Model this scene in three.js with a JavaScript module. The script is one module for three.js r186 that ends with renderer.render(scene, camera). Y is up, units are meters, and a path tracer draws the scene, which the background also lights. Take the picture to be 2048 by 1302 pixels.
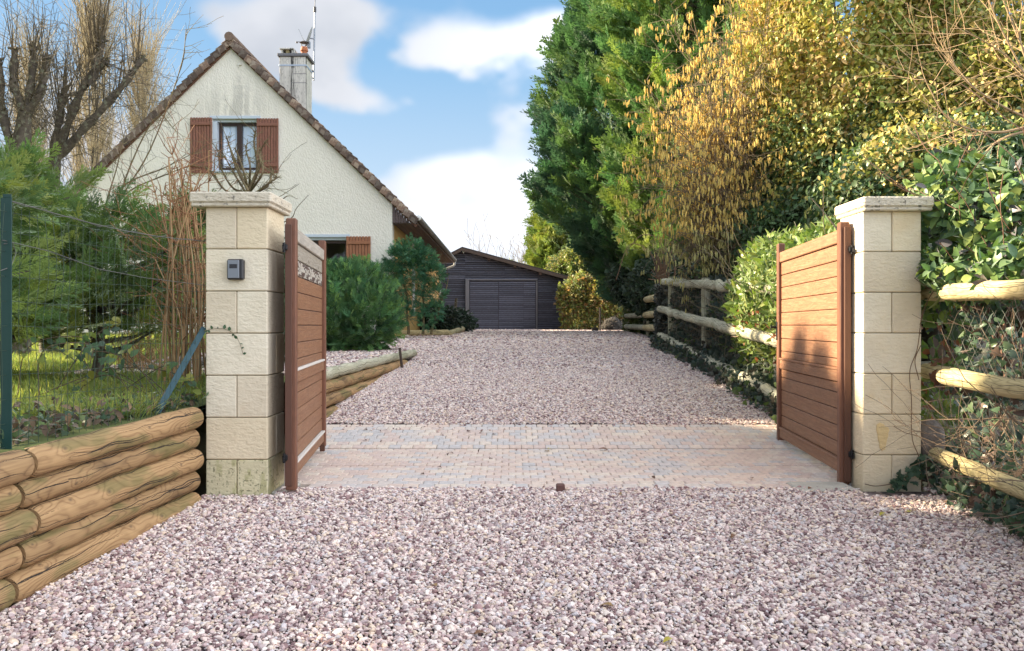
import * as THREE from 'three';
import { mergeGeometries } from 'three/addons/utils/BufferGeometryUtils.js';

// ---------------------------------------------------------------- camera, sky, sun, exposure
const scene = new THREE.Scene();
const FOC = 1680, EYE = 1.0;                                    // focal length in pixels of the 2048-wide photograph, eye height
const camera = new THREE.PerspectiveCamera(2 * Math.atan(651 / FOC) * 180 / Math.PI, 2048 / 1302, 0.1, 900);
camera.position.set(0, EYE, 0); camera.lookAt(0, EYE, -10);
const renderer = new THREE.WebGLRenderer({ antialias: true });
renderer.setSize(1024, 651);
renderer.toneMapping = THREE.LinearToneMapping;
renderer.toneMappingExposure = 4.0;
renderer.shadowMap.enabled = true;
const D2R = Math.PI / 180;
const SUN_AZ = 70 * D2R, SUN_EL = 25 * D2R;                     // left of straight ahead, above the horizon
const SUN = new THREE.Vector3(-Math.sin(SUN_AZ) * Math.cos(SUN_EL), Math.sin(SUN_EL), -Math.cos(SUN_AZ) * Math.cos(SUN_EL));
const sun = new THREE.DirectionalLight(new THREE.Color(1.0, 0.83, 0.58), 5);
sun.position.copy(SUN).multiplyScalar(80).add(new THREE.Vector3(0, 0, -14));
sun.target.position.set(0, 0, -14); scene.add(sun, sun.target);
sun.castShadow = true; sun.shadow.radius = 1.5; sun.shadow.mapSize.set(4096, 4096);
Object.assign(sun.shadow.camera, { left: -45, right: 45, top: 40, bottom: -30, near: 1, far: 220 });
const SKY_GAIN = 0.60;

// ---------------------------------------------------------------- random numbers and noise
function rng(seed) { let a = seed >>> 0; return () => { a = (a + 0x6d2b79f5) | 0; let t = Math.imul(a ^ (a >>> 15), 1 | a); t = (t + Math.imul(t ^ (t >>> 7), 61 | t)) ^ t; return ((t ^ (t >>> 14)) >>> 0) / 4294967296; }; }
const hash3 = (x, y, z) => { let h = Math.imul(x, 374761393) ^ Math.imul(y, 668265263) ^ Math.imul(z, 2147483647 - 1274126177); h = Math.imul(h ^ (h >>> 13), 1274126177); h = Math.imul(h ^ (h >>> 16), 0x85ebca6b); return ((h ^ (h >>> 15)) >>> 0) / 4294967296; };
const sm = (t) => t * t * (3 - 2 * t);
const lerp = (a, b, t) => a + (b - a) * t;
const clamp = (x, a = 0, b = 1) => Math.max(a, Math.min(b, x));
const sstep = (a, b, x) => sm(clamp((x - a) / (b - a)));
function pn(x, y, px, py, s) {                                   // tiling value noise
  const xi = Math.floor(x), yi = Math.floor(y), u = sm(x - xi), v = sm(y - yi), w = (i, n) => ((i % n) + n) % n;
  const x0 = w(xi, px), x1 = w(xi + 1, px), y0 = w(yi, py), y1 = w(yi + 1, py);
  return lerp(lerp(hash3(x0, y0, s), hash3(x1, y0, s), u), lerp(hash3(x0, y1, s), hash3(x1, y1, s), u), v);
}
function pfbm(u, v, fx, fy, oct, s) { let a = 0.5, t = 0, n = 0; for (let o = 0; o < oct; o++) { t += a * pn(u * fx, v * fy, fx, fy, s + o * 17); n += a; a *= 0.5; fx *= 2; fy *= 2; } return t / n; }
function n3(x, y, z, s = 0) {
  const xi = Math.floor(x), yi = Math.floor(y), zi = Math.floor(z), u = sm(x - xi), v = sm(y - yi), w = sm(z - zi), h = (i, j, k) => hash3(xi + i + s * 57, yi + j, zi + k);
  return lerp(lerp(lerp(h(0, 0, 0), h(1, 0, 0), u), lerp(h(0, 1, 0), h(1, 1, 0), u), v), lerp(lerp(h(0, 0, 1), h(1, 0, 1), u), lerp(h(0, 1, 1), h(1, 1, 1), u), v), w);
}
function fbm3(x, y, z, oct, s = 0) { let a = 0.5, t = 0, n = 0; for (let o = 0; o < oct; o++) { t += a * n3(x, y, z, s + o); n += a; a *= 0.5; x *= 2.03; y *= 2.03; z *= 2.03; } return t / n; }
const lut = (tab, x) => { if (x <= tab[0][0]) return tab[0][1]; for (let i = 1; i < tab.length; i++) if (x <= tab[i][0]) return lerp(tab[i - 1][1], tab[i][1], (x - tab[i - 1][0]) / (tab[i][0] - tab[i - 1][0])); return tab[tab.length - 1][1]; };

// ---------------------------------------------------------------- sky: blue air and cumulus, the same kind all round
{
  const W = 2048, H = 1024, data = new Float32Array(W * H * 4), r = rng(5);
  const blobs = [];                                              // [azimuth to the right, elevation, half width, half height, strength] in degrees
  const px = (x, y, rx, ry, k) => { const az = Math.atan((x - 1024) / FOC) / D2R; blobs.push([az, Math.atan((651 - y) / FOC * Math.cos(az * D2R)) / D2R, rx / FOC / D2R * 0.95, ry / FOC / D2R * 0.95, k]); };
  px(470, 60, 90, 70, 1); px(560, 75, 110, 70, 1); px(700, 25, 140, 55, 1); px(620, 110, 70, 60, 0.8); px(640, 40, 90, 60, .9);
  px(900, 110, 90, 62, 1.05); px(1020, 100, 150, 75, 1.1); px(1100, 60, 80, 45, 1); px(1190, 120, 90, 50, .8);
  px(690, 215, 90, 70, 1); px(760, 230, 70, 50, 0.8); px(640, 190, 60, 60, .8); px(820, 215, 30, 22, .7);
  px(980, 345, 110, 50, 1); px(900, 370, 130, 60, 1); px(840, 400, 90, 60, .9); px(980, 430, 170, 70, .8); px(830, 470, 160, 60, .8); px(1030, 480, 150, 60, .8);
  px(140, 250, 120, 70, .75); px(60, 330, 160, 80, .8); px(260, 300, 100, 60, .7); px(150, 150, 60, 30, .5);
  for (let i = 0; i < 210; i++) {
    const az = -180 + r() * 360, el = 3 + 84 * Math.pow(r(), 1.25), w = 6 + r() * 12, h = w * (0.35 + r() * 0.3), k = 0.7 + r() * 0.5;
    if (Math.abs(az) < 36 + w && el < 25 + h) continue;
    blobs.push([az, el, w / Math.max(0.35, Math.cos(el * D2R)), h, k]);
  }
  const tab = [[0, [.36, .40, .43]], [.06, [.33, .375, .425]], [.16, [.235, .315, .40]], [.3, [.125, .235, .365]], [.42, [.09, .19, .33]], [1, [.07, .155, .29]]];
  for (let j = 0; j < H; j++) {
    const el = ((j + 0.5) / H - 0.5) * Math.PI, se = Math.sin(el), ce = Math.cos(el);
    let b = tab[0][1]; const row = blobs.filter((c) => Math.abs(el / D2R - c[1]) < c[3] * 2.8 + 2);
    for (let k = 1; k < tab.length; k++) if (se <= tab[k][0] || k === tab.length - 1) { const t = clamp((se - tab[k - 1][0]) / (tab[k][0] - tab[k - 1][0])); b = tab[k][1].map((c, q) => lerp(tab[k - 1][1][q], c, t)); break; }
    for (let i = 0; i < W; i++) {
      const phi = ((i + 0.5) / W - 0.5) * 2 * Math.PI, dx = ce * Math.cos(phi), dz = ce * Math.sin(phi), o = (j * W + i) * 4;
      if (se < 0) { data[o] = .30; data[o + 1] = .31; data[o + 2] = .28; data[o + 3] = 1; continue; }
      const az = Math.atan2(dx, -dz) / D2R, e = el / D2R;
      const w1 = fbm3(dx * 9, se * 13, dz * 9, 6, 3) - 0.5, w2 = fbm3(dx * 9 + 40, se * 13, dz * 9, 3, 9) - 0.5;
      let d = 0, low = 0;
      for (const c of row) {
        let da = az - c[0]; if (da > 180) da -= 360; if (da < -180) da += 360;
        if (da > c[2] * 2.4 + 3 || da < -c[2] * 2.4 - 3) continue;
        const q = (da + w2 * 6) / c[2], p = (e - c[1] + w1 * 3) / c[3] * (e < c[1] ? 1.2 : 1), g = c[4] * Math.exp(-(q * q + p * p) * 0.9);
        if (g > 0.001) { d += g; low += g * clamp(-p * 0.55 + 0.05); }
      }
      low = d > 0 ? low / d : 0;
      const dens = sstep(0.52, 1.25, d * .88 + w1 * 3.2 + (n3(dx * 60, se * 80, dz * 60, 2) - .5) * .12) * lerp(.8, .97, clamp(d - .4));
      const cs = dx * SUN.x + se * SUN.y + dz * SUN.z, ang = Math.acos(clamp(cs, -1, 1)) / D2R;
      const front = lerp(1.0, 5.8, clamp(0.40 - cs * 0.7));       // clouds facing the sun are the brightest ones
      const glow = 2.2 * Math.exp(-ang / 5) + 0.30 * Math.exp(-ang / 16);
      const shade = clamp(1.06 - low * 0.34 - Math.max(0, w1) * .9, .74);
      const cl = [.325 * shade * front, .335 * lerp(1, shade, .90) * front, .36 * lerp(1, shade, .76) * front];
      for (let q = 0; q < 3; q++) data[o + q] = SKY_GAIN * (lerp(b[q], cl[q], dens) + glow * [1, .93, .80][q]);
      data[o + 3] = 1;
    }
  }
  const sky = new THREE.DataTexture(data, W, H, THREE.RGBAFormat, THREE.FloatType);
  sky.mapping = THREE.EquirectangularReflectionMapping; sky.magFilter = sky.minFilter = THREE.LinearFilter; sky.wrapS = THREE.RepeatWrapping; sky.needsUpdate = true;
  scene.background = sky; scene.environment = sky;
}

// ---------------------------------------------------------------- things, parts, names
const V = (x, y, z) => new THREE.Vector3(x, y, z);
const at = (px, py, d) => V((px - 1024) / FOC * d, EYE + (651 - py) / FOC * d, -d);
const used = {}, origin = new Map();
function numbered(name) { const n = used[name] = (used[name] ?? -1) + 1; return n ? name + '_' + String(n).padStart(3, '0') : name; }
function tag(o, label, category, group) { Object.assign(o.userData, { label, category }); if (group) o.userData.group = group; return o; }
function thing(name, label, category, p = [0, 0, 0], group, turn = 0) {
  const o = new THREE.Group(); o.name = numbered(name); o.position.set(...p); o.rotation.y = turn; scene.add(o);
  origin.set(o, turn ? V(0, 0, 0) : o.position.clone());           // turned things are built in their own axes, the others in the scene's
  return tag(o, label, category, group);
}
const partNames = new Map();
function pname(parent, name) { if (!partNames.has(parent)) partNames.set(parent, {}); const m = partNames.get(parent), n = m[name] = (m[name] ?? -1) + 1; return n ? name + '_' + String(n).padStart(3, '0') : name; }
function part(name, geo, mat, parent, label) {                     // geo in the axes of the parent's origin
  if (Array.isArray(geo)) geo = merge(geo);
  const o0 = origin.get(parent) ?? V(0, 0, 0);
  if (o0.lengthSq()) geo.translate(-o0.x, -o0.y, -o0.z);
  const m = new THREE.Mesh(geo, mat); m.name = pname(parent, name); m.castShadow = m.receiveShadow = true;
  if (label) m.userData.label = label;
  parent.add(m); origin.set(m, o0); return m;
}
function piece(name, geo, mat, parent, matrix) {                   // a shared geometry set in place by a matrix
  const o0 = origin.get(parent) ?? V(0, 0, 0), m = new THREE.Mesh(geo, mat);
  m.name = pname(parent, name); m.castShadow = m.receiveShadow = true;
  matrix.decompose(m.position, m.quaternion, m.scale); m.position.sub(o0);
  parent.add(m); return m;
}
function structure(name, geo, mat) { if (Array.isArray(geo)) geo = merge(geo); const m = new THREE.Mesh(geo, mat); m.name = numbered(name); m.userData.kind = 'structure'; m.receiveShadow = m.castShadow = true; scene.add(m); return m; }
function instances(name, geo, mat, mats, cols, parent) {
  const o0 = parent ? origin.get(parent) ?? V(0, 0, 0) : V(0, 0, 0), m = new THREE.InstancedMesh(geo, mat, mats.length), t = new THREE.Matrix4(), c = new THREE.Color();
  for (let i = 0; i < mats.length; i++) {
    t.copy(mats[i]); t.elements[12] -= o0.x; t.elements[13] -= o0.y; t.elements[14] -= o0.z; m.setMatrixAt(i, t);
    if (cols) m.setColorAt(i, c.setRGB(...cols[i]));
  }
  m.name = parent ? pname(parent, name) : numbered(name); m.userData.kind = 'stuff'; m.castShadow = m.receiveShadow = true;
  (parent ?? scene).add(m); return m;
}

// ---------------------------------------------------------------- geometry
function merge(list) {
  const l = list.map((g) => { g = g.index ? g.toNonIndexed() : g; for (const k of Object.keys(g.attributes)) if (!['position', 'normal', 'uv'].includes(k)) g.deleteAttribute(k); return g; });
  return l.length === 1 ? l[0] : mergeGeometries(l);
}
function boxUV(g, off = [0, 0]) {                                  // metres, each face by the axis it looks along; u runs along the ground
  g = g.index ? g.toNonIndexed() : g;
  const p = g.attributes.position, uv = new Float32Array(p.count * 2), a = V(), b = V(), c = V(), n = V();
  for (let i = 0; i < p.count; i += 3) {
    a.fromBufferAttribute(p, i); b.fromBufferAttribute(p, i + 1); c.fromBufferAttribute(p, i + 2);
    n.copy(b).sub(a).cross(c.clone().sub(a)); const x = Math.abs(n.x), y = Math.abs(n.y), z = Math.abs(n.z);
    [a, b, c].forEach((q, k) => { const [u, v] = x >= y && x >= z ? [q.z, q.y] : y >= z ? [q.x, q.z] : [q.x, q.y]; uv[(i + k) * 2] = u + off[0]; uv[(i + k) * 2 + 1] = v + off[1]; });
  }
  g.setAttribute('uv', new THREE.BufferAttribute(uv, 2)); return g;
}
function chamfer(w, h, d, c = 0.004, off = [0, 0]) {               // a box with its edges cut, centred on the origin
  const X = w / 2, Y = h / 2, Z = d / 2; c = Math.min(c, X * 0.9, Y * 0.9, Z * 0.9);
  const v = [], f = [];
  for (const sx of [-1, 1]) for (const sy of [-1, 1]) for (const sz of [-1, 1]) v.push([sx * X, sy * (Y - c), sz * (Z - c)], [sx * (X - c), sy * Y, sz * (Z - c)], [sx * (X - c), sy * (Y - c), sz * Z]);
  const id = (sx, sy, sz, k) => ((sx > 0 ? 4 : 0) + (sy > 0 ? 2 : 0) + (sz > 0 ? 1 : 0)) * 3 + k;
  const quad = (a, b, e, g) => f.push([a, b, e], [a, e, g]);
  for (const s of [-1, 1]) {
    quad(id(s, -1, -1, 0), id(s, 1, -1, 0), id(s, 1, 1, 0), id(s, -1, 1, 0));
    quad(id(-1, s, -1, 1), id(1, s, -1, 1), id(1, s, 1, 1), id(-1, s, 1, 1));
    quad(id(-1, -1, s, 2), id(1, -1, s, 2), id(1, 1, s, 2), id(-1, 1, s, 2));
    for (const t of [-1, 1]) {
      quad(id(s, t, -1, 0), id(s, t, 1, 0), id(s, t, 1, 1), id(s, t, -1, 1));
      quad(id(s, -1, t, 0), id(s, 1, t, 0), id(s, 1, t, 2), id(s, -1, t, 2));
      quad(id(-1, s, t, 1), id(1, s, t, 1), id(1, s, t, 2), id(-1, s, t, 2));
      for (const q of [-1, 1]) f.push([id(s, t, q, 0), id(s, t, q, 1), id(s, t, q, 2)]);
    }
  }
  const pos = [], nor = [], A = V(), B = V(), C = V(), N = V();
  for (const t of f) {
    A.set(...v[t[0]]); B.set(...v[t[1]]); C.set(...v[t[2]]); N.copy(B).sub(A).cross(C.clone().sub(A)).normalize();
    const flip = N.dot(A.clone().add(B).add(C)) < 0; if (flip) N.negate();
    for (const q of flip ? [A, C, B] : [A, B, C]) { pos.push(q.x, q.y, q.z); nor.push(N.x, N.y, N.z); }
  }
  const g = new THREE.BufferGeometry();
  g.setAttribute('position', new THREE.Float32BufferAttribute(pos, 3)); g.setAttribute('normal', new THREE.Float32BufferAttribute(nor, 3));
  return boxUV(g, off);
}
const bx = (x0, x1, y0, y1, z0, z1, c = 0.004, off) => { const w = Math.abs(x1 - x0), h = Math.abs(y1 - y0), d = Math.abs(z1 - z0), g = chamfer(w, h, d, c); g.translate((x0 + x1) / 2, (y0 + y1) / 2, (z0 + z1) / 2); return boxUV(g, off); };
class Tubes {                                                      // collects tapered tubes
  constructor() { this.p = []; this.n = []; this.u = []; this.i = []; }
  tube(pts, rad, sides = 6, cap = false, bulge = null) {
    const L = pts.length, T = V(), X = V(), Y = V(), q = V(); let len = 0, base = this.p.length / 3;
    for (let k = 0; k < L; k++) {
      T.copy(pts[Math.min(k + 1, L - 1)]).sub(pts[Math.max(k - 1, 0)]).normalize();
      if (k === 0) { X.set(Math.abs(T.y) < 0.9 ? 0 : 1, Math.abs(T.y) < 0.9 ? 1 : 0, 0); }
      X.addScaledVector(T, -X.dot(T)).normalize(); Y.crossVectors(T, X);
      if (k) len += pts[k].distanceTo(pts[k - 1]);
      const r = Array.isArray(rad) ? rad[k] : rad;
      for (let s = 0; s <= sides; s++) {
        const a = s / sides * Math.PI * 2, rr = r * (bulge ? bulge(len, a) : 1);
        q.set(0, 0, 0).addScaledVector(X, Math.cos(a)).addScaledVector(Y, Math.sin(a));
        this.p.push(pts[k].x + q.x * rr, pts[k].y + q.y * rr, pts[k].z + q.z * rr); this.n.push(q.x, q.y, q.z); this.u.push(len, s / sides * (sides > 8 ? 1 : 0.35));
        if (k && s < sides) { const b = base + k * (sides + 1) + s, c = b - sides - 1; this.i.push(c, c + 1, b, b, c + 1, b + 1); }
      }
    }
    if (cap) for (const e of [0, L - 1]) {
      T.copy(pts[e]).sub(pts[e ? e - 1 : 1]).normalize(); const b0 = this.p.length / 3, row = base + e * (sides + 1), r = Array.isArray(rad) ? rad[e] : rad;
      this.p.push(pts[e].x, pts[e].y, pts[e].z); this.n.push(T.x, T.y, T.z); this.u.push(0.02, 0.5);
      for (let s = 0; s <= sides; s++) { for (let c = 0; c < 3; c++) this.p.push(this.p[(row + s) * 3 + c]); this.n.push(T.x, T.y, T.z); this.u.push(0.02 + r, s / sides); if (s < sides) e ? this.i.push(b0, b0 + 1 + s, b0 + 2 + s) : this.i.push(b0, b0 + 2 + s, b0 + 1 + s); }
    }
    return this;
  }
  build() {
    const g = new THREE.BufferGeometry();
    g.setAttribute('position', new THREE.Float32BufferAttribute(this.p, 3)); g.setAttribute('normal', new THREE.Float32BufferAttribute(this.n, 3));
    g.setAttribute('uv', new THREE.Float32BufferAttribute(this.u, 2)); g.setIndex(this.i); return g;
  }
}
const bar = (a, b, r, sides = 8, cap = true) => new Tubes().tube([a, b], [r, r], sides, cap).build();
function prism(poly, z0, z1, uvOff) {                              // outline in x,y drawn from z0 to z1
  const g = new THREE.ExtrudeGeometry(new THREE.Shape(poly.map((p) => new THREE.Vector2(...p))), { depth: Math.abs(z1 - z0), bevelEnabled: false });
  g.translate(0, 0, Math.min(z0, z1)); return boxUV(g, uvOff);
}
function basis(p, dir, nrm, sx = 1, sy = sx, sz = sx) {                // +y of the piece along dir, +z about along nrm
  const y = dir.clone().normalize(), x = V().crossVectors(y, nrm); if (x.lengthSq() < 1e-6) x.set(1, 0, 0).cross(y); x.normalize();
  const z = V().crossVectors(x, y);
  return new THREE.Matrix4().makeBasis(x.multiplyScalar(sx), y.multiplyScalar(sy), z.multiplyScalar(sz)).setPosition(p);
}
const rdir = (r) => { const z = r() * 2 - 1, a = r() * Math.PI * 2, s = Math.sqrt(1 - z * z); return V(s * Math.cos(a), z, s * Math.sin(a)); };

// ---------------------------------------------------------------- textures and materials
function tex(w, h, fn, size = [1, 1], srgb = false) {
  const d = new Uint8Array(w * h * 4);
  for (let j = 0; j < h; j++) for (let i = 0; i < w; i++) { const c = fn(i / w, j / h, i, j), o = (j * w + i) * 4; const k = typeof c === 'number'; for (let q = 0; q < 3; q++) { const x = clamp(k ? c : c[q]); d[o + q] = 255 * (srgb ? Math.pow(x, 1 / 2.2) : x); } d[o + 3] = 255; }
  const t = new THREE.DataTexture(d, w, h); t.wrapS = t.wrapT = THREE.RepeatWrapping; t.magFilter = THREE.LinearFilter; t.minFilter = THREE.LinearFilter;
  if (srgb) t.colorSpace = THREE.SRGBColorSpace; t.repeat.set(1 / size[0], 1 / size[1]); t.needsUpdate = true; return t;
}
const mix3 = (a, b, t) => [lerp(a[0], b[0], t), lerp(a[1], b[1], t), lerp(a[2], b[2], t)];
const mul3 = (a, k) => [a[0] * k, a[1] * k, a[2] * k];
const std = (color, roughness = 0.8, o = {}) => new THREE.MeshStandardMaterial({ color: new THREE.Color().setRGB(...color), roughness, ...o });
const leafMat = (color, trans = 0.35, coat = 0, o = {}) => new THREE.MeshPhysicalMaterial({ color: new THREE.Color().setRGB(...color), roughness: 0.95, transmission: trans, thickness: 0, side: THREE.DoubleSide, clearcoat: coat, clearcoatRoughness: 0.35, ...o });

// ---------------------------------------------------------------- heights: y of the drive and of the garden at a depth d in front of the eye
const driveY = (d) => EYE + lut([[-40, -1.6], [0, -1.27], [2, -1.17], [4.95, -1.0], [6.75, -.995], [7.65, -.885], [9, -.74], [12.5, -.52], [16, -.38], [22, -.27], [36, -.19], [60, -.1], [140, .2], [400, 3]], d);
const gardenY = (d) => EYE + lut([[-40, -1.2], [0, -.62], [3, -.51], [5, -.48], [8, -.455], [12.5, -.37], [16, -.3], [20, -.2], [36, -.17], [60, -.1]], d);
const leftEdge = (d) => lut([[0, -2.2], [3.2, -1.95], [4.9, -1.80], [5.4, -1.86], [8, -1.80], [10.5, -1.68], [12.6, -1.5], [13.2, -1.9], [16, -2.8], [20, -3.2], [22, -3.0], [26, -1.75], [36, -2.0]], d);
const rightEdge = (d) => lut([[0, 2.5], [5, 2.55], [10, 2.62], [15.7, 2.85], [20, 3.45], [30, 4.1], [36, 4.6]], d);
function grid(xf0, xf1, ds, nx, yf) {                              // a sheet between two edges
  const p = [], u = [], idx = [];
  ds.forEach((d, j) => { for (let i = 0; i <= nx; i++) { const x = lerp(xf0(d), xf1(d), i / nx); p.push(x, yf(x, d), -d); u.push(x, d); if (j && i < nx) { const a = (j - 1) * (nx + 1) + i, b = a + nx + 1; idx.push(a, a + 1, b, a + 1, b + 1, b); } } });
  const g = new THREE.BufferGeometry(); g.setAttribute('position', new THREE.Float32BufferAttribute(p, 3)); g.setAttribute('uv', new THREE.Float32BufferAttribute(u, 2)); g.setIndex(idx); g.computeVertexNormals(); return g;
}
const span = (a, b, s) => { const o = []; for (let x = a; x < b - 1e-6; x += s) o.push(x); o.push(b); return o; };

const soilMap = tex(512, 512, (u, v) => { const a = pfbm(u, v, 6, 6, 5, 1), b = pfbm(u, v, 40, 40, 2, 7); return mix3([.035, .028, .018], [.10, .095, .03], a * .8 + b * .3 - .1); }, [3, 3], true);
const grassMap = tex(512, 512, (u, v) => { const a = pfbm(u, v, 5, 5, 4, 11), b = pfbm(u, v, 60, 60, 2, 19); return mix3([.05, .075, .015], [.14, .17, .035], a * .7 + b * .4 - .05); }, [4, 4], true);
const stoneBed = tex(512, 512, (u, v) => { const a = pn(u * 48, v * 48, 48, 48, 3), b = pfbm(u, v, 24, 24, 3, 4); return mix3([.035, .026, .026], [.26, .20, .20], sstep(.35, .75, a * .6 + b * .4)); }, [1.2, 1.2], true);
const stoneBump = tex(512, 512, (u, v) => pn(u * 48, v * 48, 48, 48, 3) * .7 + pfbm(u, v, 24, 24, 3, 4) * .3, [1.2, 1.2]);
structure('ground', grid(() => -320, () => 320, [-200, -60, -20, 0, 2, 5, 6.75, 7.65, 9, 12.5, 16, 22, 36, 60, 140, 400, 880], 8, (x, d) => driveY(d) - 0.08), std([1, 1, 1], 1, { map: soilMap }));
structure('garden_ground', grid(() => -60, (d) => leftEdge(d) - 0.04, span(0, 36, 1), 40, (x, d) => gardenY(d) + (x < leftEdge(d) - .3 ? (fbm3(x * .7, 1, d * .7, 3) - .5) * .10 : 0)), std([1, 1, 1], 1, { map: grassMap }));
const gravelDrive = structure('gravel_drive', grid((d) => leftEdge(d) - 0.02, rightEdge, [...span(-6, 5, .5), 5.115, 5.125, ...span(5.5, 7.5, .5), 7.53, 7.54, ...span(8, 36, .5)], 10, (x, d) => driveY(d) - 0.012 - (d > 5.12 && d < 7.535 ? 0.09 : 0)), std([1, 1, 1], .95, { map: stoneBed, bumpMap: stoneBump, bumpScale: 0.012 }));
const gravelBed = structure('gravel_bed', grid(() => -4.3, (d) => leftEdge(d) - .01, span(7.4, 13, .4), 4, (x, d) => gardenY(d) - .012), std([1, 1, 1], .95, { map: stoneBed, bumpMap: stoneBump, bumpScale: 0.012 }));

// the stones of the gravel
const stoneMat = std([1, 1, 1], .72);
function stoneGeo(seed, detail) {
  const g = new THREE.IcosahedronGeometry(1, detail), p = g.attributes.position, r = rng(seed), o = r() * 50, ax = [1, .55 + r() * .2, .72 + r() * .2];
  for (let i = 0; i < p.count; i++) { const x = p.getX(i), y = p.getY(i), z = p.getZ(i), k = .62 + .8 * n3(x * 1.3 + o, y * 1.3, z * 1.3, seed); p.setXYZ(i, x * k * ax[0], y * k * ax[1], z * k * ax[2]); }
  g.computeVertexNormals(); return g;
}
const stoneTones = [[.74, .64, .58], [.70, .56, .49], [.80, .73, .66], [.60, .47, .43], [.72, .59, .45], [.60, .56, .55], [.50, .38, .36], [.80, .70, .60], [.34, .22, .21], [.42, .34, .33], [.20, .125, .125]];
function stoneTone(r) { const t = stoneTones[Math.floor(Math.pow(r(), 1.15) * stoneTones.length)], k = .85 + r() * .32; return [t[0] * k * .97, t[1] * k * .935, t[2] * k * .945]; }
{
  const r = rng(77), sets = [];
  for (let i = 0; i < 6; i++) sets.push({ g: stoneGeo(100 + i, 1), m: [], c: [] });
  const far = []; for (let i = 0; i < 3; i++) far.push({ g: stoneGeo(200 + i, 1), m: [], c: [] });
  const bed = [{ g: stoneGeo(300, 1), m: [], c: [] }, { g: stoneGeo(301, 1), m: [], c: [] }];
  const q = new THREE.Quaternion(), e = new THREE.Euler(), lay = (S, x, y, z, s, flat = .5) => {
    const k = S[Math.floor(r() * S.length)]; e.set((r() - .5) * flat * 2, r() * 6.28, (r() - .5) * flat * 2); q.setFromEuler(e);
    k.m.push(new THREE.Matrix4().compose(V(x, y, z), q, V(s * (.8 + r() * .7), s * (.7 + r() * .4), s * (.75 + r() * .45)))); k.c.push(stoneTone(r));
  };
  const field = (S, d0, d1, cell, size, keep = () => true, x0 = leftEdge, x1 = rightEdge, yf = driveY, lift = 0) => {
    for (let d = d0; d < d1; d += cell) for (let x = x0(d); x < x1(d); x += cell) {
      const X = x + (r() - .5) * cell * 1.3, D = d + (r() - .5) * cell * 1.3;
      if (!keep(X, D)) continue;
      lay(S, X, yf(D) + lift + (r() - .35) * size * .55, -D, size * (.55 + r() * r() * 1.15), .6);
    }
  };
  const front = (x, d) => d < 5.16 && !(d > 4.93 && ((x < -1.40) || (x > 2.1 && x < 2.52)));
  const edge = (d, x) => 7.60 + .025 * Math.sin(x * 3) + .02 * Math.sin(x * 11);
  field(sets, 2.3, 5.2, .0130, .0084, front);
  field(sets, 2.3, 5.17, .022, .0094, (x, d) => front(x, d) && r() < .8, leftEdge, rightEdge, driveY, .005);
  field(sets, 7.55, 11.5, .016, .0103, (x, d) => d > edge(d, x), (d) => leftEdge(d) + .02);
  field(far, 11.5, 17, .027, .0165, () => true, (d) => leftEdge(d) + .02);
  field(far, 17, 36, .05, .029, () => true, (d) => leftEdge(d) + .02);
  field(bed, 7.6, 13, .029, .0165, () => true, () => -4.2, (d) => leftEdge(d) - .03, (d) => gardenY(d) + .008);
  for (let k = 0; k < 130; k++) { const d = 7.6 - .5 * r() * r() * r(), x = -1.7 + r() * 4.1; lay(sets, x, driveY(d) + .006, -d, .006 + r() * .006, .3); }
  const all = [...sets, ...far];
  all.forEach((k) => instances('gravel_stones', k.g, stoneMat, k.m, k.c, gravelDrive));
  bed.forEach((k) => instances('gravel_stones', k.g, stoneMat, k.m, k.c, gravelBed));
}

// brick paving in running bond across the gateway
{
  const r = rng(31), tones = [[.76, .60, .51], [.80, .65, .55], [.73, .58, .51], [.69, .63, .60], [.73, .64, .58], [.82, .70, .59], [.64, .60, .58]];
  const bmap = tex(256, 256, (u, v) => { const a = pfbm(u, v, 12, 12, 4, 41), b = pfbm(u, v, 90, 90, 1, 43); return lerp(.8, 1.1, a) * lerp(.92, 1.05, b) * .95; }, [.35, .35], true);
  const bbump = tex(256, 256, (u, v) => pfbm(u, v, 40, 40, 3, 44), [.35, .35]);
  const mats = tones.map((t) => std(t, .6, { map: bmap, bumpMap: bbump, bumpScale: .0012 }));
  const shapes = [0, 1, 2].map((i) => chamfer(.0952, .05, .0905, .005, [i * .13, i * .07]));
  const base = structure('brick_paving', grid(() => -1.74, (d) => d < 5.3 ? 1.72 : 2.42, [5.12, 5.3, 6.0, 6.75, 7.2, 7.63], 2, (x, d) => driveY(d) - .022), std([.05, .045, .04], 1));
  const rest = mats.map(() => []); let n = 0;
  for (let row = 0; row < 25; row++) {
    const d = 5.155 + row * .0995, x0 = row < 2 ? -1.32 : -1.74, x1 = row < 2 ? 1.72 - (row ? 0 : .03) : 2.4, slope = (driveY(d + .05) - driveY(d - .05)) / .1;
    const gap = row === 8 || row === 16 ? -.006 : 0;
    for (let x = x0 + (row % 2 ? .05 : 0); x < x1; x += .098) {
      const patch = n3(x * 2.2, d * 2.2, 3, 6), k = r() < .55 ? Math.floor(r() * 7) : patch > .58 ? [3, 4, 6][Math.floor(r() * 3)] : [0, 1, 2, 5][Math.floor(r() * 4)];
      const m = new THREE.Matrix4().compose(V(x + .049 + (r() - .5) * .003, driveY(d) - .024 + (r() - .5) * .002 + gap, -d), new THREE.Quaternion().setFromEuler(new THREE.Euler(slope + (r() - .5) * .008, (r() - .5) * .025, (r() - .5) * .008)), V(1, 1, 1));
      const g = shapes[Math.floor(r() * 3)];
      if (n++ < 300) piece('brick', g, mats[k], base, m); else { const c = g.clone(); c.applyMatrix4(m); rest[k].push(c); }
    }
  }
  rest.forEach((l, k) => { if (l.length) part('brick_rows', l, mats[k], base).userData.kind = 'stuff'; });
}
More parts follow.
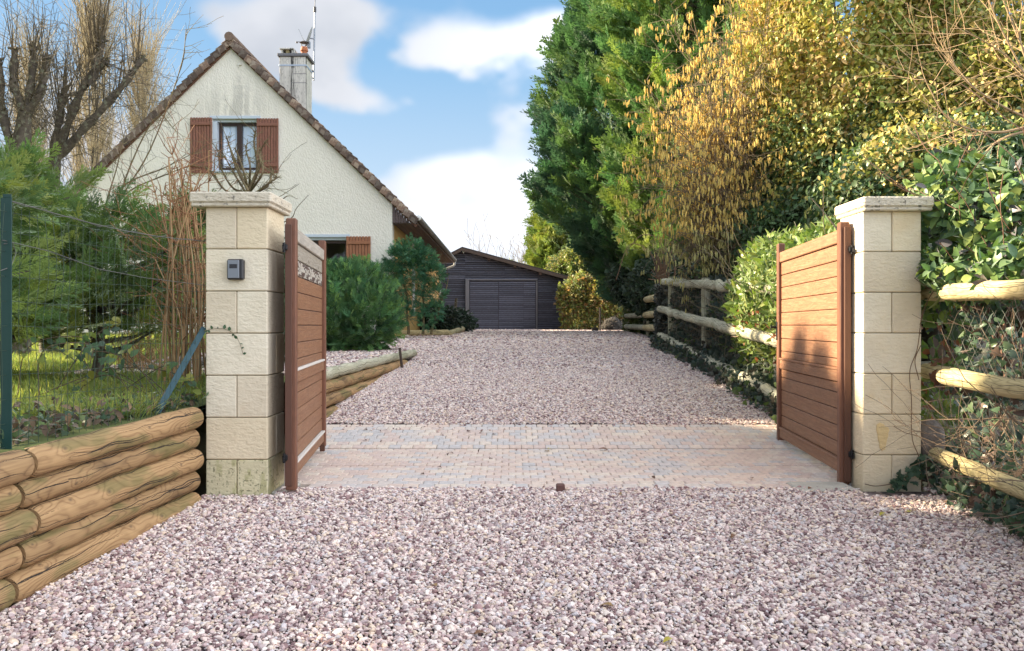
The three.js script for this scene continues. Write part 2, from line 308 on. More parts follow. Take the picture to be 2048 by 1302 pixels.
const concrete = tex(512, 512, (u, v) => { const a = pfbm(u, v, 8, 8, 5, 51), b = pn(u * 120, v * 120, 120, 120, 52); return mix3([.34, .32, .28], [.60, .57, .50], a * .8 + b * .25); }, [.6, .6], true);
const concreteBump = tex(512, 512, (u, v) => pfbm(u, v, 30, 30, 4, 53), [.6, .6]);
const concreteMat = std([1, 1, 1], .9, { map: concrete, bumpMap: concreteBump, bumpScale: .004 });
structure('concrete_threshold', [bx(1.735, 2.09, -.06, .012, -5.32, -5.05, .008), bx(-1.44, -1.335, -.06, .008, -5.32, -5.02, .008), bx(-1.33, 1.73, -.08, -.012, -5.118, -5.075, .006)], concreteMat);

// ---------------------------------------------------------------- wood
function woodTex(lo, hi, seed, k = 1, size = [1.1, .55]) {         // grain along u
  return tex(512, 512, (u, v) => {
    const w = pfbm(u, v, 3, 6, 3, seed), ring = Math.abs(((w * 9 + v * 7) % 1) * 2 - 1), f = pfbm(u, v, 6, 150, 2, seed + 5), s = pfbm(u, v, 3, 30, 3, seed + 9);
    return mix3(lo, hi, clamp(.15 + .40 * sstep(.1, .8, ring) * k + .35 * f + .45 * (s - .35)));
  }, size, true);
}
const grainBump = tex(512, 512, (u, v) => { const w = pfbm(u, v, 3, 6, 3, 61), ring = Math.abs(((w * 9 + v * 7) % 1) * 2 - 1); return .5 * ring + .5 * pfbm(u, v, 6, 150, 2, 66); }, [1.1, .55]);
function logTex(lo, hi, dark, seed, green = 0) {                   // contour lines of the growth rings, cracks and knots; u along the log in 2 m, v round it
  const r = rng(seed), knots = [], cracks = [];
  for (let i = 0; i < 13; i++) knots.push([r(), r(), .005 + r() * .008]);
  for (let i = 0; i < 30; i++) cracks.push([r(), r(), .08 + r() * .25, r() * 10]);
  const wrap = (d) => Math.abs(d - Math.round(d));
  const val = (u, v) => {
    let h = pfbm(u, v, 3, 4, 2, seed) * 9 + pfbm(u, v, 24, 10, 2, seed + 3) * .5, kn = 0, cr = 0;
    for (const k of knots) { const du = wrap(u - k[0]) * 2, dv = wrap(v - k[1]) * .38, q = Math.hypot(du * .6, dv); h += .9 * Math.exp(-q * q / .0007); if (q < k[2]) kn = Math.max(kn, 1 - q / k[2]); }
    const ring = Math.pow(Math.abs(((h * 1.7) % 1) * 2 - 1), 3);
    for (const c of cracks) { const du = wrap(u - c[0]); if (du < c[2]) { const dv = wrap(v - c[1] - .012 * Math.sin(u * 40 + c[3]) - .02 * (pn(u * 30, c[3], 30, 30, seed) - .5)), wd = .006 * (1 - du / c[2]); if (dv < wd) cr = 1; } }
    return [ring, kn, cr];
  };
  const cache = new Map(), get = (i, j, u, v) => { const k = j * 1024 + i; if (!cache.has(k)) cache.set(k, val(u, v)); return cache.get(k); };
  const map = tex(1024, 384, (u, v, i, j) => {
    const [ring, kn, cr] = get(i, j, u, v), f = pfbm(u, v, 12, 90, 2, seed + 7), st = pfbm(u, v, 4, 3, 4, seed + 11), g = pfbm(u, v, 7, 4, 4, seed + 21);
    let c = mix3(hi, lo, clamp(.55 * ring + .55 * (f - .3) + .4 * (st - .4)));
    c = mix3(c, [.11, .12, .03], green * sstep(.52, .72, g)); c = mix3(c, mul3(lo, .45), sstep(.66, .8, st) * .6);
    return mix3(mix3(c, dark, kn * .8), mul3(dark, .4), cr);
  }, [2, 1], true);
  const bump = tex(1024, 384, (u, v, i, j) => { const [ring, kn, cr] = get(i, j, u, v); return .75 - .3 * ring + kn * .2 - cr * .75; }, [2, 1]);
  return { map, bump };
}
const logMats = [[.19, .095, .036, .46, .29, .135, .06, 501, .55], [.17, .088, .036, .41, .26, .12, .05, 531, .6]].map((a) => { const t = logTex(a.slice(0, 3), a.slice(3, 6), [a[6], a[6] * .6, a[6] * .4], a[7], a[8]); return std([1, 1, 1], .78, { map: t.map, bumpMap: t.bump, bumpScale: .0035 }); });
const railMats = [[.30, .23, .10, .64, .54, .30, .10, 561, .35], [.27, .25, .16, .55, .53, .40, .09, 581, .3]].map((a) => { const t = logTex(a.slice(0, 3), a.slice(3, 6), [a[6], a[6] * .7, a[6] * .4], a[7], a[8]); return std([1, 1, 1], .78, { map: t.map, bumpMap: t.bump, bumpScale: .003 }); });
function logGeo(a, b, r, seed, round = .03, bow = .01) {           // a peeled round log with rounded ends
  const L = a.distanceTo(b), n = Math.max(4, Math.ceil(L / .12)), pts = [], rad = [], rd = rng(seed), o = rd() * 40, D = b.clone().sub(a).normalize();
  const add = (s, k) => { const p = a.clone().addScaledVector(D, s); const w = Math.sin(s / L * Math.PI) * bow * (rd() - .5); p.y += w; pts.push(p); rad.push(r * k); };
  for (const [s, k] of [[0, .84], [round * .3, .95], [round, 1]]) add(s, k);
  for (let i = 1; i < n; i++) { const s = i / n * L; if (s > round * 1.4 && s < L - round * 1.4) add(s, 1 + (n3(s * 2 + o, 0, 0) - .5) * .04); }
  for (const [s, k] of [[L - round, 1], [L - round * .3, .95], [L, .84]]) add(s, k);
  const g = new Tubes().tube(pts, rad, 18, true, (l, t) => 1 + (n3(l * 3 + o, Math.cos(t) * 1.3, Math.sin(t) * 1.3) - .5) * .06).build();
  const uv = g.attributes.uv, du = rd() * 2, dv = rd(); for (let i = 0; i < uv.count; i++) uv.setXY(i, uv.getX(i) + du, uv.getY(i) + dv);
  return g;
}

// ---------------------------------------------------------------- gate pillars
const limeMap = (seed, warm) => tex(512, 512, (u, v) => {
  const a = pfbm(u, v, 4, 4, 5, seed), b = pfbm(u, v, 30, 30, 3, seed + 3), c = sstep(.60, .74, pfbm(u, v, 3, 3, 4, seed + 8));
  return mix3(mix3([.68, .595, .44], [.84, .76, .60], a * .9 + b * .3 - .05), [.70, .54, .31], c * warm);
}, [.9, .9], true);
const limeBump = tex(512, 512, (u, v) => { const a = pfbm(u, v, 22, 44, 4, 77), b = pfbm(u, v, 50, 70, 3, 79); return sstep(.3, .7, a) * .6 + .4 * b; }, [.5, .5]);
const limeMats = [0, 1, 2].map((i) => std([[1, 1, 1], [.90, .87, .84], [.99, .94, .86]][i], .88, { map: limeMap(71 + i * 10, [.12, .3, .4][i]), bumpMap: limeBump, bumpScale: .0026 }));
const capMap = tex(512, 512, (u, v) => { const a = pfbm(u, v, 5, 5, 5, 91), b = pfbm(u, v, 45, 45, 3, 92), s = sstep(.60, .72, pfbm(u, v, 14, 14, 4, 93)) * sstep(.45, .6, b); return mix3(mix3([.50, .44, .34], [.72, .65, .52], a * .7 + b * .4), [.10, .09, .075], s * .8); }, [.5, .5], true);
const capMat = std([1, 1, 1], .9, { map: capMap, bumpMap: limeBump, bumpScale: .005 });
const jointMat = std([.30, .25, .17], .95);
const algaeMat = std([.95, .97, .85], .9, { map: tex(512, 512, (u, v) => { const a = pfbm(u, v, 4, 4, 5, 97), g = sstep(.5, .68, pfbm(u, v, 9, 5, 5, 98)), m = sstep(.60, .80, pfbm(u, v, 40, 30, 4, 99)); return mix3(mix3(mix3([.62, .54, .40], [.74, .66, .50], a), [.36, .34, .15], g * .55), [.10, .10, .05], m * .7); }, [.45, .45], true), bumpMap: limeBump, bumpScale: .0022 });
function pillar(label, x0, x1, d0, capBox, seed, stainLow) {
  const r = rng(seed), w = x1 - x0, base = driveY(d0) - .06, top = 1.697, ch = .2485, t = thing('gate_pillar', label, 'pillar', [(x0 + x1) / 2, base, -(d0 + w / 2)]);
  part('core', bx(x0 + .012, x1 - .012, base, top - .004, -(d0 + .012), -(d0 + w - .012), .004), jointMat, t);
  for (let c = 0; c < 8; c++) {
    const y1 = top - c * ch, y0 = Math.max(base, y1 - ch + .005); if (y1 - y0 < .02) continue;
    const split = c % 2 === 0, g = .0022, mk = () => c >= 6 && stainLow ? algaeMat : limeMats[Math.floor(r() * 3)];
    const block = (a, b, z0, z1) => part('stone_block', bx(a + (r() - .5) * .002, b + (r() - .5) * .002, y0, y1, -z0 + (r() - .5) * .003, -z1, .005, [r() * 9, r() * 9]), mk(), t);
    if (split) { block(x0, (x0 + x1) / 2 - g, d0, d0 + w); block((x0 + x1) / 2 + g, x1, d0, d0 + w); }
    else { block(x0, x1, d0, d0 + w / 2 - g); block(x0, x1, d0 + w / 2 + g, d0 + w); }
  }
  const [cx0, cx1, cz0, cz1] = capBox, poly = [];
  const cap = [bx(cx0, cx1, top + .022, top + .085, -cz0, -cz1, .009), bx(cx0 + .008, cx1 - .008, top, top + .023, -cz0 - .008, -cz1 + .008, .006)];
  part('cap_stone', cap, capMat, t);
  return t;
}
const leftPillar = pillar('cream stone gate pillar carrying the small grey letterbox keypad, left of the drive', -1.805, -1.441, 4.95, [-1.885, -1.405, 4.90, 5.37], 11, true);
const rightPillar = pillar('cream stone gate pillar beside the sunlit gate leaf and the rail fence, right of the drive', 2.144, 2.500, 5.13, [2.125, 2.555, 5.075, 5.54], 13, false);
// rust-coloured stain, a shallow flake lost from the face of one block
part('stain', (() => { const s = new THREE.Shape([[-.030, .066], [-.016, .075], [.004, .068], [.012, .056], [.030, .050], [.036, .036], [.029, .018], [.030, .0], [.022, -.020], [.017, -.048], [.011, -.078], [-.002, -.083], [-.012, -.070], [-.014, -.044], [-.022, -.018], [-.024, .012], [-.031, .036]].map((p) => new THREE.Vector2(...p))); const g = new THREE.ExtrudeGeometry(s, { depth: .003, bevelEnabled: true, bevelSize: .006, bevelThickness: .002, bevelSegments: 2 }); g.translate(2.262, .325, -5.131); return boxUV(g); })(), std([.70, .53, .27], .9, { bumpMap: limeBump, bumpScale: .003 }), rightPillar, 'ochre stain on the stone');

// letterbox keypad on the left pillar
{
  const p = at(472, 539, 4.93), t = thing('entry_keypad', 'small grey and black entry keypad fixed to the front of the cream pillar', 'keypad', [p.x, p.y, p.z]);
  part('housing', bx(p.x - .048, p.x + .048, p.y - .060, p.y + .060, p.z - .02, p.z + .022, .008), std([.018, .018, .022], .4), t);
  part('face_plate', bx(p.x - .041, p.x + .026, p.y - .052, p.y + .054, p.z + .022, p.z + .027, .002), std([.22, .24, .27], .4, { metalness: .4 }), t);
  part('reader_window', bx(p.x - .030, p.x + .016, p.y + .006, p.y + .030, p.z + .0265, p.z + .0295, .001), std([.02, .02, .025], .2), t);
}

// ---------------------------------------------------------------- gate leaves
const stileTex = woodTex([.13, .050, .026], [.22, .088, .045], 121, .6), boardTex = tex(512, 512, (u, v) => {
  const w = pfbm(u, v, 3, 6, 3, 131), ring = Math.abs(((w * 9 + v * 7) % 1) * 2 - 1), f = pfbm(u, v, 6, 150, 2, 136), s = sstep(.5, .75, pfbm(u, v, 10, 70, 4, 139));
  return mix3(mix3([.165, .072, .036], [.33, .160, .080], .3 + .35 * ring + .6 * (f - .25)), [.40, .24, .14], s * .35);
}, [1.3, .6], true);
const peel = (hiK, seed) => tex(512, 512, (u, v) => { const f = pfbm(u, v, 5, 120, 2, seed), a = pfbm(u, v, 9, 26, 6, seed + 3) * .75 + f * .25, p = sstep(.5, .53, a + (hiK - .5)), e = sstep(.485, .5, a + (hiK - .5)) * (1 - p), m = pfbm(u, v, 9, 9, 3, seed + 8); return mix3(mix3(mix3([.26, .23, .19], [.56, .52, .45], f * .7 + m * .4), [.035, .022, .016], e), [.085, .046, .034], p); }, [.55, .28], true);
const peelBump = tex(512, 512, (u, v) => { const a = pfbm(u, v, 9, 26, 6, 160) * .75 + pfbm(u, v, 5, 120, 2, 157) * .25; return sstep(.53, .57, a) * .7 + .3 * pfbm(u, v, 5, 120, 2, 157); }, [.55, .28]);
const gm = {
  stile: std([1, 1, 1], .5, { map: stileTex, bumpMap: grainBump, bumpScale: .001 }),
  board: std([1, 1, 1], .55, { map: boardTex, bumpMap: grainBump, bumpScale: .0015 }), grey: std([1, 1, 1], .9, { map: peel(.24, 171), bumpMap: grainBump, bumpScale: .003 }),
  half: std([1, 1, 1], .9, { map: peel(.46, 157), bumpMap: peelBump, bumpScale: .004 }), grey2: std([.8, .78, .74], .9, { map: peel(.28, 191), bumpMap: grainBump, bumpScale: .003 }),
  pale: std([.66, .62, .57], .7, { bumpMap: grainBump, bumpScale: .001 }), iron: std([.02, .02, .022], .45, { metalness: .6 }), rust: std([.25, .2, .1], .7, { metalness: .4 }), dark: std([.10, .04, .022], .6),
};
const vUV = (g) => { const u = g.attributes.uv; for (let i = 0; i < u.count; i++) u.setXY(i, u.getY(i), u.getX(i)); return g; };
function gateLeaf(label, hx, hd, fx, fd, side, worn, tall = 1) {             // hinge end (x, depth), free end (x, depth); the inner face looks along side * local z
  const L = Math.hypot(fx - hx, fd - hd), turn = Math.atan2(fd - hd, fx - hx), gy = EYE - 1.0, r = rng(worn ? 5 : 6);
  const t = thing('gate_leaf', label, 'gate', [hx, gy, -hd], 'open wooden gate leaves', turn), s = side;
  t.scale.y = tall; t.position.y = EYE * (1 - tall);
  const B = (x0, x1, y0, y1, z0, z1, c) => bx(x0, x1, y0, y1, s * z0, s * z1, c, [r() * 5, r() * 5]);
  const st = gm.stile, wood = gm.board, rail = gm.board;
  part('stile', vUV(B(-.008, .058, worn ? .02 : .03, worn ? 1.638 : 1.632, -.05, .012, .007)), st, t);
  part('stile', vUV(B(L - .07, L, .05, 1.665, -.045, .012, .007)), st, t);
  part('hinge_bar', vUV(B(-.028, -.009, .05, 1.60, -.052, -.012, .003)), gm.dark, t);
  const x0 = .062, x1 = L - .072, y = (py) => EYE + (651 - py) / 336 * 1.0 - gy - 0.002;
  const rows = [[452, 479, 'rail', 'grey'], [480.5, 513, 'board', 'grey2'], [515, 546.5, 'board', 'half'], [548, 580, 'board'], [581.5, 615, 'board'], [616.5, 649, 'board'], [650.5, 685, 'board'], [686.5, 719, 'board'], [720.5, 738, 'board'], [743, 767, 'rail'], [769, 790, 'board'], [791.5, 824, 'board'], [825.5, 859, 'board'], [860.5, 893, 'board'], [894.5, 924, 'board'], [930, 954, 'rail']];
  for (const [a, b, kind, w] of rows) {
    const m = worn && w ? gm[w] : kind === 'rail' ? rail : wood, z = kind === 'rail' ? .002 : -.014 + (r() - .5) * .0015;
    part(kind === 'rail' ? 'rail' : 'gate_board', B(x0, x1, y(b), y(a), -.034, z, kind === 'rail' ? .004 : .0035), m, t, worn && w === 'half' ? 'gate board with brown paint peeling off' : worn && w ? 'grey weathered wood without paint' : undefined);
  }
  part('backing', B(x0 + .003, x1 - .003, y(952), y(455), -.040, -.032, .002), gm.dark, t);
  for (const [py, k] of [[738, .009], [925, .010]]) part('ledge', B(x0 + .001, x1 - .001, y(py + 5), y(py), -.02, k, .003), worn ? gm.pale : gm.board, t, worn ? 'bare pale ledge' : undefined);
  for (const py of [494, 911]) {
    const yy = y(py);
    part('hinge', [B(-.042, -.012, yy - .022, yy + .014, -.066, -.035, .006), bar(V(-.036, yy - .034, s * -.055), V(-.036, yy + .022, s * -.055), .009), B(-.07, -.033, yy - .024, yy + .0, -.060, -.052, .003)], gm.iron, t);
  }
  if (!worn) {
    part('latch', [bar(V(L - .02, y(655), s * .012), V(L - .02, y(655), s * .06), .008), B(L - .028, L - .012, y(663), y(648), .058, .066, .003), B(L - .045, L - .005, y(690), y(640), .012, .017, .002)], gm.iron, t);
  } else part('foot', B(L - .09, L - .055, .02, .07, -.03, .008, .004), gm.dark, t);
}
gateLeaf('brown painted gate leaf standing open at the letterbox pillar, its top boards grey and peeling', -1.292, 4.99, -1.475, 6.62, 1, true);
gateLeaf('orange brown gate leaf standing open at the right pillar, dappled with sunlight', 2.078, 5.30, 2.247, 7.10, -1, false, 1.035);

// ---------------------------------------------------------------- log retaining wall, log edging
{
  const t = thing('log_retaining_wall', 'stacked round timber logs holding up the bank left of the gate pillar', 'log wall', [-1.9, driveY(4) - .1, -3.9]), r = rng(41);
  const line = (d, k) => V(lut([[1.2, -2.13], [3.2, -1.95], [4.88, -1.79]], d) - .055 + (k % 2 ? -.012 : .01), EYE + lut([[1.2, -.60], [3.2, -.565], [4.88, -.532]], d) - k * .1205, -d);
  const ends = [3.40, 3.355, 3.42, 3.36, 3.29];
  for (let k = 0; k < 5; k++) {
    const rad = .061 + r() * .003;
    part('log', logGeo(line(ends[k] + .012, k), line(4.875 - (k === 4 ? .03 : r() * .02), k), rad, 50 + k, .035), logMats[k % 2], t);
    part('log', logGeo(line(1.35, k), line(ends[k] - .012, k), rad + .002, 60 + k, .04), logMats[(k + 1) % 2], t);
  }
  for (const d of [2.2, 3.7]) { const a = line(d, 0); part('stake', bar(V(a.x - .11, a.y - .75, a.z), V(a.x - .12, a.y + .02, a.z), .04, 10), logMats[0], t); }
}
{
  const t = thing('log_edging', 'low curved edging of stacked round timber logs behind the left gate leaf', 'log edging', [-1.75, driveY(9) - .05, -9.5]);
  const xs = [[7.4, -1.83], [8.6, -1.765], [10.4, -1.67], [12.0, -1.55], [12.9, -1.44]], Y = [[7.4, -.50], [8.6, -.475], [12.9, -.42]];
  const P = (d, k) => V(lut(xs, d) - .06 + k * .028, EYE + lut(Y, d) - k * .122, -d);
  const segs = [[7.4, 8.62, 0], [8.64, 11.4, 0], [11.42, 12.85, 0], [7.4, 9.6, 1], [9.62, 12.2, 1], [7.4, 8.9, 2], [8.92, 11.0, 2], [7.4, 8.3, 3]];
  segs.forEach(([a, b, k], i) => part('log', logGeo(P(a, k), P(b, k), .062, 80 + i, .04, .02), k ? logMats[i % 2] : railMats[1], t));
  part('peg', bar(V(-1.49, driveY(11.5) - .1, -11.45), V(-1.53, driveY(11.5) + .28, -11.45), .018, 8), std([.06, .04, .03], .8), t);
}
{
  const t = thing('garden_bed_edging', 'distant timber log edging of the planting bed in front of the shed', 'log edging', [-2.6, driveY(22), -22]);
  part('log', logGeo(at(788, 666.5, 21.5).add(V(0, .0, 0)), at(897, 665, 21.8), .075, 91, .03), railMats[0], t);
  part('log', logGeo(at(790, 671, 21.6), at(897, 670, 21.9), .05, 92, .03), logMats[0], t);
  part('log', logGeo(at(897, 668, 22), at(930, 656, 29), .085, 93, .03), railMats[0], t);
  part('log', logGeo(at(899, 672, 22.1), at(927, 661, 28), .07, 94, .03), logMats[1], t);
}

// ---------------------------------------------------------------- green wire fence on top of the log wall
{
  const green = std([.006, .042, .036], .5), wireM = std([.045, .075, .05], .5, { metalness: .3 }), gal = std([.16, .16, .15], .5, { metalness: .5 }), r = rng(43);
  const t = thing('wire_fence', 'green wire mesh garden fence with a green angle post above the log wall', 'fence', [-2.0, .45, -4.2]);
  const A = V(-2.055, 0, -3.42), B = V(-1.83, 0, -5.12), L = A.distanceTo(B), P = (s, y) => V(lerp(A.x, B.x, s / L), y, lerp(A.z, B.z, s / L)), topY = (s) => EYE + .512 - .035 * Math.sin(s / L * 3.14) , botY = .47;
  part('post', [bx(A.x - .028, A.x + .018, .42, EYE + .52, A.z - .004, A.z + .001, .001), bx(A.x - .028, A.x - .023, .42, EYE + .52, A.z - .03, A.z, .001), bx(A.x - .018, A.x + .016, EYE + .52, EYE + .535, A.z - .004, A.z + .001, .001)], green, t);
  const s0 = at(314, 826, 4.62), s1 = at(409, 655, 4.98);
  part('strut', (() => { const g = chamfer(.034, s0.distanceTo(s1), .005, .001), h = chamfer(.005, s0.distanceTo(s1), .03, .001); h.translate(-.016, 0, -.014); const m = merge([g, h]); m.applyMatrix4(basis(s0.clone().add(s1).multiplyScalar(.5), s1.clone().sub(s0), V(.35, .2, 1))); return m; })(), std([.014, .060, .075], .5), t, 'teal diagonal strut');
  const W = new Tubes(), wob = (s, y) => P(s, y).add(V((n3(s * 4, y * 4, 1) - .5) * .03, (n3(s * 3, y * 3, 7) - .5) * .02, (n3(s * 4, y * 4, 5) - .5) * .03));
  for (let s = -1.6; s < L - .02; s += .0508) { const n = []; for (let y = botY; y < topY(clamp(s, 0, L)) - .02; y += .09) n.push(wob(s, y)); n.push(wob(s, topY(clamp(s, 0, L)) - .02)); W.tube(n, .00125, 3); }
  for (const y of [.50, .60, .70, .80, .90, 1.0, 1.1, 1.2, 1.3, 1.38, 1.46]) { const n = []; for (let s = -1.6; s < L; s += .1) n.push(wob(s, y)); n.push(P(L, y)); W.tube(n, .00125, 3); }
  part('wire_mesh', W.build(), wireM, t);
  const T = new Tubes(); const n = [], n2 = []; for (let s = 0; s <= L + .01; s += .1) { n.push(P(s, topY(s))); n2.push(P(s, topY(s) - .012 * Math.sin(s * 25))); } T.tube(n, .0022, 5); T.tube(n2, .0014, 4);
  T.tube([P(-.02, 1.33), P(.03, 1.34), P(.05, 1.30), P(.02, 1.24), P(-.04, 1.22)], .002, 4); T.tube([P(-.03, 1.345), P(.25, 1.325), P(.6, 1.27), P(1.0, 1.25), P(L, 1.24)], .0018, 4);
  part('line_wire', T.build(), gal, t);
}

// ---------------------------------------------------------------- post and rail fences on the right
function chainLink(A, B, y0a, y1a, y0b, y1b, cell, rad, seed) {    // zigzag wires between A and B
  const W = new Tubes(), L = Math.hypot(B.x - A.x, B.z - A.z), n = Math.floor(L / cell), r = rng(seed);
  for (let k = 0; k < n; k++) {
    const pts = [], s0 = (k + .5) * cell; let side = 1, j = 0;
    for (let q = 0; q <= 1.0001; q += cell / Math.max(.3, y1a - y0a), j++) {
      const s = clamp((s0 + ((j + k) % 2 ? 1 : -1) * cell * .5) / L), y = lerp(lerp(y0a, y0b, s), lerp(y1a, y1b, s), q), w = (n3(s * L * 2, y * 2, seed) - .5) * .05;
      pts.push(V(lerp(A.x, B.x, s) + w, y + (r() - .5) * .008, lerp(A.z, B.z, s) + w * .3));
    }
    W.tube(pts, rad, 3);
  }
  return W.build();
}
const linkMat = std([.16, .165, .14], .5, { metalness: .4 });
const fenceX = (d) => lut([[2.2, 2.42], [4.15, 2.545], [5.3, 2.62], [10.6, 2.72], [15.7, 2.88]], d);
{
  const t = thing('post_and_rail_fence', 'near round timber rail fence with chain link netting running from the right pillar', 'fence', [2.6, driveY(4), -4.2]);
  const R = [[2.2, .14, -.34, -.865], [4.15, .175, -.331, -.845], [5.35, .205, -.285, -.775]], h = (d, k) => EYE + lut(R.map((q) => [q[0], q[k]]), d), P = (d, k) => V(fenceX(d), h(d, k), -d);
  const rr = [.050, .050, .045];
  for (let k = 1; k <= 3; k++) {
    const cut = [4.92, 4.95, 9][k - 1];
    if (k < 3) {
      part('rail', logGeo(P(cut - .0, k).add(V(-.055, 0, 0)), P(2.2, k).add(V(-.03, 0, 0)), rr[k - 1], 100 + k, .075), railMats[0], t);
      part('rail', logGeo(P(cut - .35, k).add(V(.035, -.004, 0)), P(5.34, k), rr[k - 1] * .98, 110 + k, .03), railMats[0], t);
    } else part('rail', logGeo(P(5.22, k).add(V(-.02, 0, 0)), P(2.2, k).add(V(-.03, 0, 0)), rr[2], 103, .05), railMats[0], t);
  }
  for (const d of [2.7]) part('post', bar(V(fenceX(d) + .10, driveY(d) - .1, -d), V(fenceX(d) + .10, h(d, 1) + .08, -d), .055, 12), railMats[0], t);
  part('chain_link', chainLink(V(fenceX(5.3) + .055, 0, -5.3), V(fenceX(2.3) + .055, 0, -2.3), .02, 1.15, -.1, 1.15, .052, .0016, 3), linkMat, t);
}
{
  const t = thing('post_and_rail_fence', 'grey green timber rail fence beyond the gate along the right edge of the gravel', 'fence', [2.75, driveY(11), -11]);
  const h = (d, k) => EYE + [lut([[6.2, .24], [10.6, .50], [15.7, .82]], d), lut([[6.2, -.25], [10.6, -.01], [15.7, .31]], d), lut([[6.2, -.80], [10.6, -.51], [15.7, -.18]], d)][k - 1], P = (d, k) => V(fenceX(d), h(d, k), -d);
  for (let k = 1; k <= 3; k++) for (const [a, b] of [[6.3, 8.7], [8.72, 12.4], [12.42, 15.75]]) part('rail', logGeo(P(a, k).add(V(k === 1 ? -.04 : -.11, 0, 0)), P(b, k).add(V(k === 1 ? -.04 : -.11, 0, 0)), .062, 120 + k + a, .04, .05), railMats[1], t);
  for (const d of [8.7, 12.4, 15.6]) part('post', logGeo(V(fenceX(d) + .09, driveY(d) - .1, -d), V(fenceX(d) + .09, h(d, 1) + .09, -d), .07, 130 + d, .02), railMats[1], t);
  part('chain_link', chainLink(V(fenceX(15.6) + .07, 0, -15.6), V(fenceX(7) + .07, 0, -7), driveY(15.6), h(15.6, 1) - .03, driveY(7), h(7, 1) - .03, .09, .0025, 5), linkMat, t);
}
{
  const t = thing('post_and_rail_fence', 'far timber rail fence half buried in ivy beside the shed end of the drive', 'fence', [3.6, driveY(20), -20]);
  const pts = [[1318, 16.6], [1290, 21], [1252, 28]];
  for (const py of [[594, 600, 604], [627, 630, 632], [656, 655, 653]]) for (let i = 0; i < 2; i++) part('rail', logGeo(at(pts[i][0], py[i], pts[i][1]), at(pts[i + 1][0], py[i + 1], pts[i + 1][1]), .075, 140 + i, .04), railMats[i], t);
  for (const [px, d] of pts) { const p = at(px, 590, d); part('post', bar(V(p.x + .1, driveY(d) - .1, -d), V(p.x + .1, p.y + .05, -d), .07, 10), railMats[1], t); }
}

